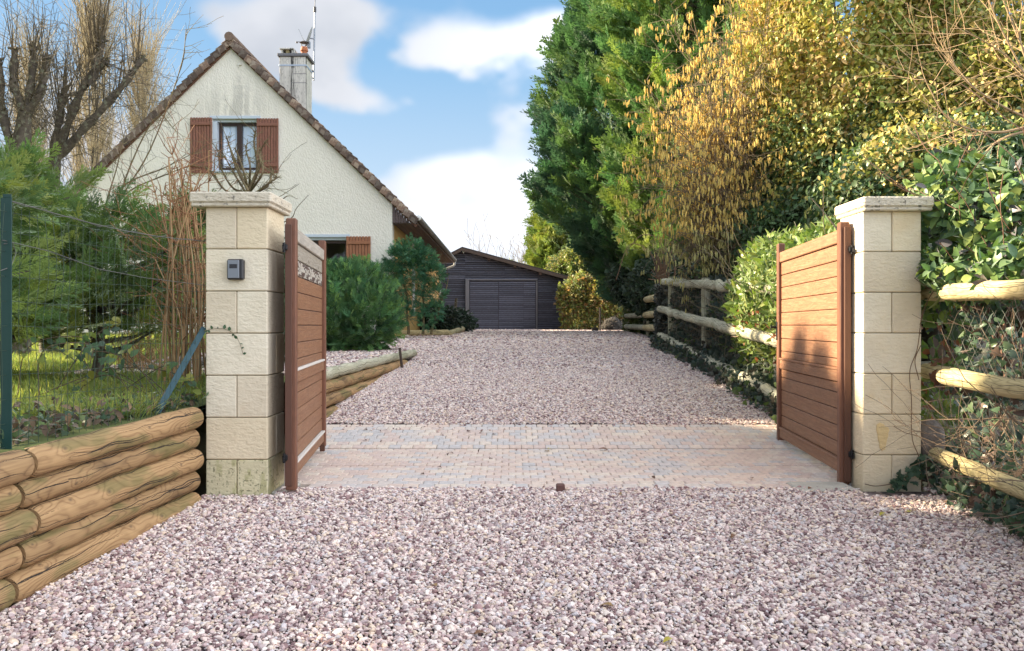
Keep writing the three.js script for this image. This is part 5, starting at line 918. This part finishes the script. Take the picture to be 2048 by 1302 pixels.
{ // broad leaved shrub over the near fence
  const r = rng(201), t = thing('broadleaf_shrub', 'evergreen shrub with large oval leaves crowding over the near rail fence', 'shrub', [3.1, driveY(4.9), -4.9]), G = [leafGeo(.08, .042, .22, .15, 4), leafGeo(.07, .036, .3, .25, 4), leafGeo(.09, .045, .15, .3, 4)];
  const M = [[.09, .19, .04], [.13, .23, .045], [.07, .15, .04], [.20, .27, .05], [.06, .14, .06], [.09, .085, .10]].map((c) => leafMat(c, .3, .6)), list = [];
  const bl = [blob(1935, 435, 5.25, .36, .33, .3), blob(2010, 470, 5.0, .38, .38, .3), blob(1900, 500, 5.3, .26, .30, .25), blob(1890, 365, 5.5, .22, .2, .2), blob(1985, 390, 5.3, .28, .2, .25), blob(2080, 440, 4.9, .4, .34, .3), blob(1960, 545, 5.0, .36, .18, .25), blob(2070, 545, 4.5, .35, .18, .25), blob(1865, 560, 5.45, .14, .2, .15)];
  const [a] = shell(bl, 6200, r, { depth: .5, rough: .3, freq: 3, lim: -.1, dir: (p, n, r) => n.clone().multiplyScalar(.5).add(V(-.2, .15, .1)).add(rdir(r).multiplyScalar(.8)) });
  for (const m of a) { const p = V().setFromMatrixPosition(m); list.push({ m, w: p.z + r() * .25, k: r(), t: r() < .07 ? .95 : r() * .82 }); }
  leaves(t, G, M, list);
  const S = new Tubes(); for (let k = 0; k < 26; k++) grow(S, V(2.75 + r() * .7, .6 + r() * .4, -5.2 + r() * .5), V((r() - .5) * .5, 1, (r() - .5) * .3), .7 + r() * .5, .010, 1, r, { step: .1, wander: .2, dens: .6, min: .003 }); part('stem', S.build(), std([.14, .075, .05], .9), t);
}
{ // ivy and dead twigs in the near fence
  const r = rng(211), t = thing('ivy', 'dark ivy and dry twigs growing through the near chain link fence', 'ivy', [2.7, driveY(4.4), -4.4]), G = [ivyGeo(.044), ivyGeo(.054), leafGeo(.055, .028, .3, .3)];
  const M = [[.026, .070, .034], [.034, .082, .036], [.025, .058, .04], [.055, .10, .034], [.10, .06, .04]].map((c) => leafMat(c, .2, .5)), list = [];
  for (let k = 0; k < 4400; k++) { const d = 2.3 + r() * 3.1, y = r() < .35 ? driveY(d) + r() * .22 : driveY(d) + r() * 1.15, low = y < driveY(d) + .2, x = fenceX(d) + (low ? -.12 + r() * .4 : .04 + r() * r() * .45); if (!low && n3(d * 4, y * 4, 3, 8) < .36 && x < fenceX(d) + .2) continue; const n = V(-.5, .4, .8).add(rdir(r).multiplyScalar(.8)); list.push({ m: basis(V(x, y, -d), rdir(r).add(V(0, -.4, 0)), n, .7 + r() * .6), w: -x + r() * .3 + (low ? .1 : 0), k: r(), t: r() * .999 }); }
  leaves(t, G, M, list);
  const S = new Tubes(); for (let k = 0; k < 190; k++) { const d = 2.6 + r() * 2.7; grow(S, V(fenceX(d) + r() * .35, driveY(d) + r() * .6, -d), rdir(r).add(V(0, .5, 0)), .3 + r() * .5, .0045, 1, r, { step: .07, wander: .3, dens: .4, min: .0015 }); } part('stem', S.build(), std([.17, .12, .08], .9), t);
  // dead leaves caught behind the pillar edge
  const D = leafGeo(.06, .035, .4, .5), dm = leafMat([.16, .075, .035], .3), dm2 = leafMat([.12, .09, .07], .2); for (let k = 0; k < 24; k++) piece('dead_leaf', D, k % 3 ? dm : dm2, t, basis(V(fenceX(5.2) - .06 + r() * .09, .45 + r() * .5, -5.16 + r() * .08), rdir(r), V(-.2, .3, 1).add(rdir(r).multiplyScalar(.6)), .7 + r() * .5));
}
const smallIvy = clusterGeo(ivyGeo(.05), 9, .10, 31, .5), farIvy = clusterGeo(ivyGeo(.10), 9, .2, 32, .5), ivyMat = leafMat([1, 1, 1], .2, .4);
{
  const r = rng(221), t = thing('ivy', 'dull grey green ivy clinging to the rail fence beyond the gate', 'ivy', [2.8, driveY(12), -12]), a = [], c = [];
  for (let k = 0; k < 3600; k++) { const d = 7.0 + r() * 8.9, h = lerp(1.08, 1.2, (d - 7) / 9), low = r() < .35, y = low ? r() * r() * .22 : r() * h; const x = fenceX(d) + (low ? -.34 * (1 - y * 3) * r() + .05 : .10 + r() * .12); if (!low && n3(d * 2, y * 3, 3, 2) < .30) continue; a.push(basis(V(x, driveY(d) + y, -d), V(0, 1, 0).add(rdir(r)), V(-1, .3, .5).add(rdir(r).multiplyScalar(.6)), .7 + r() * .6)); c.push(tint(r() < .1 ? [.10, .15, .03] : [[.035, .06, .035], [.05, .07, .045], [.06, .055, .04], [.03, .055, .04]][Math.floor(r() * 4)], r)); }
  for (let k = 0; k < 500; k++) { const p = at(1318 + r() * 18, 575 + r() * 105, 15.9 + r() * .5); a.push(basis(p, rdir(r), V(-.6, .3, 1).add(rdir(r).multiplyScalar(.7)), .8 + r() * .6)); c.push(tint([.06, .065, .05], r)); }
  instances('foliage', smallIvy, ivyMat, a, c, t);
  const S = new Tubes(); for (let k = 0; k < 160; k++) { const d = 8.5 + r() * 7; grow(S, V(fenceX(d) + .1 + r() * .1, driveY(d) + r() * .9, -d), rdir(r).add(V(0, .3, 0)), .3 + r() * .4, .006, 0, r, { step: .1, wander: .35, min: .003 }); } part('stem', S.build(), twigM, t);
}
{
  const r = rng(231), t = thing('ivy', 'ivy bank covering the far fence at the back right of the drive', 'ivy', [3.8, driveY(22), -22]), a = [], c = [];
  for (let k = 0; k < 2600; k++) { const q = r(), px = lerp(1330, 1246, q), d = lerp(16.5, 30, q), p = at(px, lerp(lerp(585, 596, q), lerp(700, 668, q), r()), d); p.x += .1 + r() * .3; a.push(basis(p, rdir(r).add(V(0, .5, 0)), V(-1, .3, .6).add(rdir(r).multiplyScalar(.7)), .7 + r() * .6)); c.push(tint(q > .55 ? [.13, .17, .04] : [.035, .075, .035], r)); }
  instances('foliage', farIvy, ivyMat, a, c, t);
  part('stem', bar(at(1290, 660, 21.4), at(1290, 600, 21.4), .04), barkM, t);
}
{ // hedge right of the shed and the bushes over it
  const r = rng(241), cl = [clusterGeo(leafGeo(.12, .07, .2, .2, 2), 12, .24, 41, .5), clusterGeo(ivyGeo(.12), 12, .24, 42, .5)], m = leafMat([1, 1, 1], .35, .4);
  const mk = (name, label, cat, base, bl, n, tones, minY) => { const t = thing(name, label, cat, base.toArray()); cl.forEach((g) => { const [a, c] = shell(bl, n / 2, r, { depth: .35, rough: .35, freq: 1.2, tones, lim: -.3, minY }); instances('foliage', g, m, a, c, t); }); part('stem', [bar(base, base.clone().add(V(.1, 1.4, 0)), .07), bar(base.clone().add(V(.5, 0, 0)), base.clone().add(V(.6, 1.2, 0)), .05)], barkM, t); };
  mk('beech_hedge', 'golden green sunlit hedge right of the dark shed', 'hedge', V(3.4, driveY(35), -35.6), [blob(1165, 605, 35, .95, 1.25, .6), blob(1215, 610, 34.5, .85, 1.1, .6), blob(1190, 650, 34.6, 1.1, .6, .6)], 3000, [[.26, .30, .05], [.38, .32, .06], [.20, .24, .05], [.34, .20, .07], [.17, .22, .05]], driveY(35) - .1);
  mk('ivy_bush', 'sunlit bushy ivy thicket rising above the hedge beside the shed roof', 'bush', V(4.6, driveY(38), -38.4), [blob(1205, 505, 38, 1.7, 1.6, 1), blob(1270, 560, 36, 1.5, 1.5, 1), blob(1150, 540, 39, 1.2, 1.0, .8)], 3600, [[.17, .25, .05], [.27, .32, .06], [.34, .32, .10], [.12, .19, .05]], .6);
  mk('dark_shrub', 'dark shaded shrub under the conifers beside the far fence', 'shrub', V(4.2, driveY(24), -24.6), [blob(1290, 560, 23, .9, .6, .6), blob(1340, 575, 21, .9, .7, .6), blob(1400, 580, 19, 1.0, .8, .6)], 2400, [[.03, .06, .025], [.035, .07, .025]], .5);
  mk('low_shrub', 'low dark green shrub in front of the shed wall left of its doors', 'shrub', V(-2.6, driveY(30), -30.2), [blob(902, 645, 28, .62, .28, .5), blob(880, 640, 26, .5, .3, .5)], 700, [[.022, .05, .025], [.03, .06, .03]], .6);
}
{ // heap of leaves and a small dark block by the hedge
  const r = rng(251), p = at(1226, 652, 31), t = thing('compost_heap', 'dark rounded heap of garden cuttings at the far right of the drive', 'heap', [p.x, driveY(31), -31]);
  const g = new THREE.SphereGeometry(1, 20, 12), P = g.attributes.position; for (let i = 0; i < P.count; i++) { const k = .85 + .3 * n3(P.getX(i) * 3, P.getY(i) * 3, P.getZ(i) * 3); P.setXYZ(i, P.getX(i) * .42 * k, Math.max(-.1, P.getY(i)) * .42 * k, P.getZ(i) * .4 * k); } g.computeVertexNormals(); g.translate(p.x, driveY(31) + .1, -31); part('heap', boxUV(g), std([.05, .045, .04], 1), t);
  const a = [], c = []; for (let k = 0; k < 260; k++) { const d = rdir(r); d.y = Math.abs(d.y); a.push(basis(V(p.x + d.x * .43, driveY(31) + .1 + d.y * .42, -31 + d.z * .41), rdir(r), d, 1)); c.push(tint([.06, .05, .045], r)); } instances('cuttings', leafGeo(.12, .03), leafMat([1, 1, 1], .1), a, c, t);
  const q = at(1190, 661, 31); const b = thing('timber_block', 'small dark timber block lying before the golden hedge', 'block', [q.x, driveY(31), -31]); part('block', bx(q.x - .12, q.x + .12, driveY(31) - .02, driveY(31) + .14, -31.1, -30.9, .01), std([.04, .035, .03], .9), b);
  const s = at(1200, 640, 32); const st = thing('wooden_stake', 'thin dark stake standing against the golden hedge', 'stake', [s.x, driveY(32), -32]); part('stake', bx(s.x - .03, s.x + .03, driveY(32) - .05, driveY(32) + .9, -32.03, -31.97, .006), std([.05, .04, .035], .9), st);
}
// ---------------------------------------------------------------- behind the shed, and the far wood
{
  const r = rng(261), m = std([.20, .16, .10], .9), fm = leafMat([1, 1, 1], .35), cl = clusterGeo(leafGeo(.10, .06, .2, .2, 2), 8, .4, 51, .4);
  for (const [px, d, top, w, lab] of [[1062, 62, 505, 1.9, 'pale bushy bare tree rising behind the shed roof'], [1010, 66, 520, 1.6, 'pale thin bare tree behind the middle of the shed roof'], [975, 58, 468, .5, 'slender bare sapling standing above the shed ridge'], [1105, 55, 520, 1.8, 'pale green bush behind the right slope of the shed roof']]) {
    const b = V((px - 1024) / FOC * d, driveY(d), -d), h = EYE + (651 - top) / FOC * d - b.y, t = thing('bare_tree', lab, 'tree', b.toArray()), T = new Tubes(), tips = [];
    for (let k = 0; k < (w < 1 ? 5 : 34); k++) grow(T, b.clone().add(V((r() - .5) * w * 1.4, h * .1, (r() - .5) * w)), V((r() - .5) * .5, 1, (r() - .5) * .4), h * (.55 + r() * .4), .03, 2, r, { step: .6, wander: .09, up: .06, sub: .36, dens: .75, from: .25, side: .5, fwd: .8, min: .012, tips });
    part('branch', T.build(), m, t);
    if (w > 1) { const a = [], c = []; for (const [p] of tips) if (r() < .6 && p.y < b.y + h * .9) { a.push(basis(p, rdir(r), rdir(r).add(V(0, 0, 1)), .9 + r() * .8)); c.push(tint([.30, .30, .13], r)); } instances('foliage', cl, fm, a, c, t); }
  }
  const t = thing('woodland', 'pale distant line of trees along the horizon', 'woodland', [0, driveY(110), -110]), a = [], c = [], big = clusterGeo(leafGeo(.8, .5, .2, .2, 2), 14, 2.0, 52, .4), q = rng(9);
  for (let k = 0; k < 2600; k++) { const x = -150 + q() * 300, d = 100 + q() * 25, h = 4.5 * fbm3(x * .06, 1, d * .05, 3, 4) + 1; a.push(basis(V(x, driveY(d) + q() * h, -d), rdir(q), V(0, .3, 1), .8 + q() * .5)); c.push(tint([.16, .16, .09], q)); }
  instances('crown', big, leafMat([1, 1, 1], .2), a, c, t); t.userData.kind = 'stuff'; t.userData.category = 'woodland';
}
// ---------------------------------------------------------------- the lawn and what grows over the log wall
{
  const r = rng(271), g = (() => { const l = [], q = rng(3); for (let k = 0; k < 9; k++) { const b = leafGeo(.05 + q() * .05, .006, .1, .5, 2); b.applyMatrix4(basis(V((q() - .5) * .09, 0, (q() - .5) * .09), V((q() - .5) * 1.5, 1, (q() - .5) * 1.5), rdir(q), 1)); l.push(b); } return merge(l); })(), a = [], c = [];
  for (let k = 0; k < 26000; k++) { const d = 4.4 + Math.pow(r(), 1.3) * 15, x = -2.0 - r() * (2 + d * .55); if (x > leftEdge(d) - .15 || (d > 7.3 && d < 13.2 && x > -4.2)) continue; a.push(basis(V(x, gardenY(d) - .03 + (fbm3(x * .7, 1, d * .7, 3) - .5) * .10, -d), V(0, 1, 0), rdir(r), .7 + r() * .9)); c.push(tint([[.30, .36, .05], [.25, .34, .05], [.38, .38, .07], [.19, .27, .045]][Math.floor(r() * 4)], r)); }
  const m = instances('lawn', g, leafMat([1, 1, 1], .5), a, c); tag(m, 'bright yellow green sunlit grass of the garden behind the wire fence', 'grass');
}
{
  const r = rng(281), t = thing('ground_cover', 'dead leaves and small ivy lying along the top of the log wall', 'ground cover', [-2.2, .5, -4]), a = [], c = [], b = [], e = []; t.userData.kind = 'stuff';
  for (let k = 0; k < 1100; k++) { const d = 2.6 + r() * 2.5, x = lut([[1.2, -2.2], [3.2, -2.02], [4.88, -1.86]], d) - .05 - r() * r() * .9, y = gardenY(d) + .01 + r() * .05 * (r() < .2 ? 2 : 1); const M = basis(V(x, y, -d), rdir(r), V(.2, 1, .5).add(rdir(r).multiplyScalar(.8)), .6 + r() * .7); if (r() < .5) { a.push(M); c.push(tint([[.10, .06, .03], [.17, .11, .06], [.20, .14, .08], [.06, .04, .025]][Math.floor(r() * 4)], r)); } else { b.push(M); e.push(tint([[.03, .07, .025], [.05, .10, .025], [.10, .15, .03]][Math.floor(r() * 3)], r)); } }
  instances('dead_leaves', leafGeo(.045, .024, .4, .4), leafMat([1, 1, 1], .3), a, c, t); instances('ivy_leaves', ivyGeo(.036), leafMat([1, 1, 1], .3, .4), b, e, t);
}
{
  const r = rng(291), G = [leafGeo(.062, .040, .15, .15, 4), leafGeo(.052, .033, .2, .3, 4), ivyGeo(.055)], M = [[.05, .12, .04], [.07, .15, .035], [.04, .09, .045], [.20, .25, .03], [.26, .26, .03]].map((c) => leafMat(c, .42, .3)), t = thing('bramble', 'bramble with broad green and yellow leaves scrambling through the wire fence', 'bramble', [-2.3, gardenY(5), -5]), S = new Tubes(), list = [];
  for (let k = 0; k < 11; k++) {
    const s = at(20 + r() * 370, 850 - r() * 40, 5.0 + r() * .5); s.y = gardenY(5.2); const e = at(40 + r() * 350, 640 + r() * 170, 4.9 + r() * .7), p = curve([s, s.clone().lerp(e, .5).add(V((r() - .5) * .3, .15, 0)), e, e.clone().add(V((r() - .5) * .4, -.1, .05))], 6); S.tube(p, .003, 4);
    for (let i = 5; i < p.length; i++) if (r() < .75) list.push({ m: basis(p[i], rdir(r).add(V(0, .2, 0)), V(0, .4, 1).add(rdir(r).multiplyScalar(.6)), .65 + r() * .6), w: r(), k: r(), t: r() });
  }
  leaves(t, G, M, list); part('stem', S.build(), std([.10, .07, .04], .9), t);
  const q = rng(293), b = V(-3.9, gardenY(8.2), -8.2), t2 = thing('dry_stems', 'cut dry orange stems standing in the lawn behind the wire fence', 'stems', b.toArray()), D = new Tubes(); for (let k = 0; k < 70; k++) { const s = at(225 + q() * 130, 775, 8 + q()), e = at(225 + q() * 135, 620 + q() * 110, 8 + q()); s.y = gardenY(8.3); if (e.y - s.y < .1) continue; D.tube([s, s.clone().lerp(e, .5).add(V((q() - .5) * .1, 0, 0)), V(lerp(s.x, e.x, .5), e.y, s.z)], .005, 4); } part('stem', D.build(), tanM, t2);
}
// ---------------------------------------------------------------- climbers on the pillars, boulder, fallen leaves
{
  const t = thing('climbing_twig', 'thin leafy bramble twig hanging across the front of the left pillar', 'twig', at(412, 665, 4.92).toArray()), l = leafGeo(.022, .016, .2, .2), S = new Tubes(), p = curve([[408, 662], [425, 658], [448, 658], [468, 668], [480, 688], [486, 708]].map(([x, y]) => at(x, y, 4.925)), 4); S.tube(p, .0016, 4); part('stem', S.build(), twigM, t);
  const m = leafMat([.035, .09, .03], .3, .3), r = rng(6); p.forEach((q, i) => { if (i % 2 === 0) piece('leaf', l, m, t, basis(q, rdir(r), V(0, .2, 1).add(rdir(r).multiplyScalar(.5)), .8 + r() * .5)); });
}
{
  const t = thing('ivy_runner', 'brown ivy stem with dark leaves climbing the right edge of the right pillar', 'ivy', at(1840, 960, 5.1).toArray()), S = new Tubes(), r = rng(7);
  for (const l of [[[1845, 985], [1838, 915], [1825, 880], [1823, 800], [1820, 740], [1834, 700], [1842, 640], [1845, 620]], [[1730, 968], [1750, 972], [1790, 965], [1840, 935]], [[1842, 690], [1830, 720], [1838, 760]], [[1905, 565], [1870, 580], [1852, 610], [1840, 650]]]) { const p = curve(l.map(([x, y]) => at(x, y, 5.112)), 5); S.tube(p, .0026, 4); } part('stem', S.build(), std([.15, .085, .05], .9), t);
  const l = ivyGeo(.05), m = leafMat([.022, .065, .03], .2, .5), m2 = leafMat([.03, .08, .035], .2, .5); for (let k = 0; k < 46; k++) { const q = r(), p = at(lerp(1780, 1850, q) + (r() - .5) * 16, lerp(975, 900, q * q) + (r() - .5) * 34, 5.08); piece('leaf', l, k % 2 ? m : m2, t, basis(p, rdir(r).add(V(0, -.3, 0)), V(-.1, .4, 1).add(rdir(r).multiplyScalar(.5)), .6 + r() * .6)); }
}
{
  const p = at(1859, 882, 5.2), t = thing('boulder', 'grey brown boulder wedged between the right pillar and the lowest rail', 'boulder', [p.x, p.y - .12, p.z]), g = new THREE.IcosahedronGeometry(1, 4), P = g.attributes.position; for (let i = 0; i < P.count; i++) { const x = P.getX(i), y = P.getY(i), z = P.getZ(i), k = .8 + .45 * fbm3(x * 1.3 + 4, y * 1.3, z * 1.3, 4); P.setXYZ(i, x * .085 * k, y * .13 * k, z * .09 * k); } g.computeVertexNormals(); g.translate(p.x, p.y, p.z);
  part('stone', boxUV(g), std([1, 1, 1], .9, { map: tex(256, 256, (u, v) => mix3([.085, .07, .06], [.26, .22, .19], pfbm(u, v, 6, 6, 5, 431)), [.2, .2], true) }), t);
}
{
  const p = at(1121, 983, 5.06), t = thing('stop_block', 'small brown brick stop block at the front edge of the paving', 'block', [p.x, driveY(5.05), -5.06]); part('block', bx(p.x - .026, p.x + .026, driveY(5.05) - .01, driveY(5.05) + .045, -5.09, -5.03, .006), std([.13, .06, .05], .8), t);
  const yel = leafMat([.50, .42, .03], .4), brn = leafMat([.20, .085, .03], .3), tan = leafMat([.34, .20, .06], .35), G = leafGeo(.055, .034, .35, .4, 4), r = rng(17);
  const L = [[1818, 1024, yel, 'bright yellow fallen leaf on the gravel right of the right pillar foot', 1], [1771, 1026, yel, 'pale yellow fallen leaf on the gravel just in front of the right pillar', .9], [1345, 1278, yel, 'yellow fallen leaf on the near gravel at the bottom edge', .8], [873, 1172, tan, 'orange fallen leaf on the gravel left of centre', .7], [1215, 898, brn, 'large curled brown leaf lying on the brick paving', 1.3], [1033, 899, brn, 'small brown leaf near the middle of the brick paving', .6], [985, 915, brn, 'dark brown leaf on the left half of the brick paving', .6], [1505, 954, brn, 'brown leaf on the right front part of the paving', .7], [1472, 1070, brn, 'brown leaf on the gravel in front of the right gate leaf', .9], [1852, 1094, brn, 'rust brown leaf on the right foreground gravel', .9], [1890, 1002, brn, 'rust coloured leaf on gravel under the lowest near rail', .8], [1622, 975, brn, 'brown leaf on the pale concrete strip by the right gate leaf', .7], [1098, 790, tan, 'ochre leaf on the gravel beyond the paving', .8], [1097, 822, yel, 'yellow leaf on the gravel just behind the paving', .7], [1238, 986, tan, 'small orange leaf at the front edge of the paving', .6], [950, 1268, brn, 'dark brown leaf on the foreground gravel', .9], [1225, 1212, tan, 'pale tan leaf on the lower middle gravel', .9]];
  for (const [px, py, m, lab, s] of L) {
    let d = 3; for (let k = 0; k < 40; k++) d = (EYE - driveY(d) - .015) * FOC / (py - 651);
    const pv = d > 5.12 && d < 7.62, p = V((px - 1024) / FOC * d, driveY(d) + (pv ? .008 : .016), -d); const leaf = thing('fallen_leaf', lab, 'leaf', p.toArray(), 'leaves fallen on the drive'); piece('blade', G, m, leaf, basis(p, V(r() - .5, .1, r() - .5), V((r() - .5) * .5, 1, (r() - .5) * .5), s)); piece('stalk', bar(V(0, -.02, 0), V(0, .004, 0), .0015, 4), m, leaf, basis(p, V(1, .05, .3), V(0, 1, 0), s));
  }
}
{
  const r = rng(19), G = leafGeo(.03, .018, .4, .5, 2), m = leafMat([.10, .05, .03], .2);
  for (const [px, d] of [[735, 7.35], [762, 7.3], [775, 7.35], [733, 7.0], [762, 6.95], [940, 7.3], [958, 7.25], [985, 7.2], [957, 6.55], [907, 6.5], [895, 6.4], [876, 5.9], [884, 5.85], [848, 5.6], [1318, 5.75], [1310, 5.45], [1108, 5.4]]) {
    const p = V((px - 1024) / FOC * d, driveY(d) + .006, -d), t = thing('leaf_scrap', 'small dark scrap of leaf lying on the brick paving', 'leaf scrap', p.toArray(), 'dark leaf scraps on the brick paving');
    piece('blade', G, m, t, basis(p, V(r() - .5, .3, r() - .5), V((r() - .5) * .9, 1, (r() - .5) * .9), .8 + r() * .6));
  }
}
renderer.render(scene, camera);
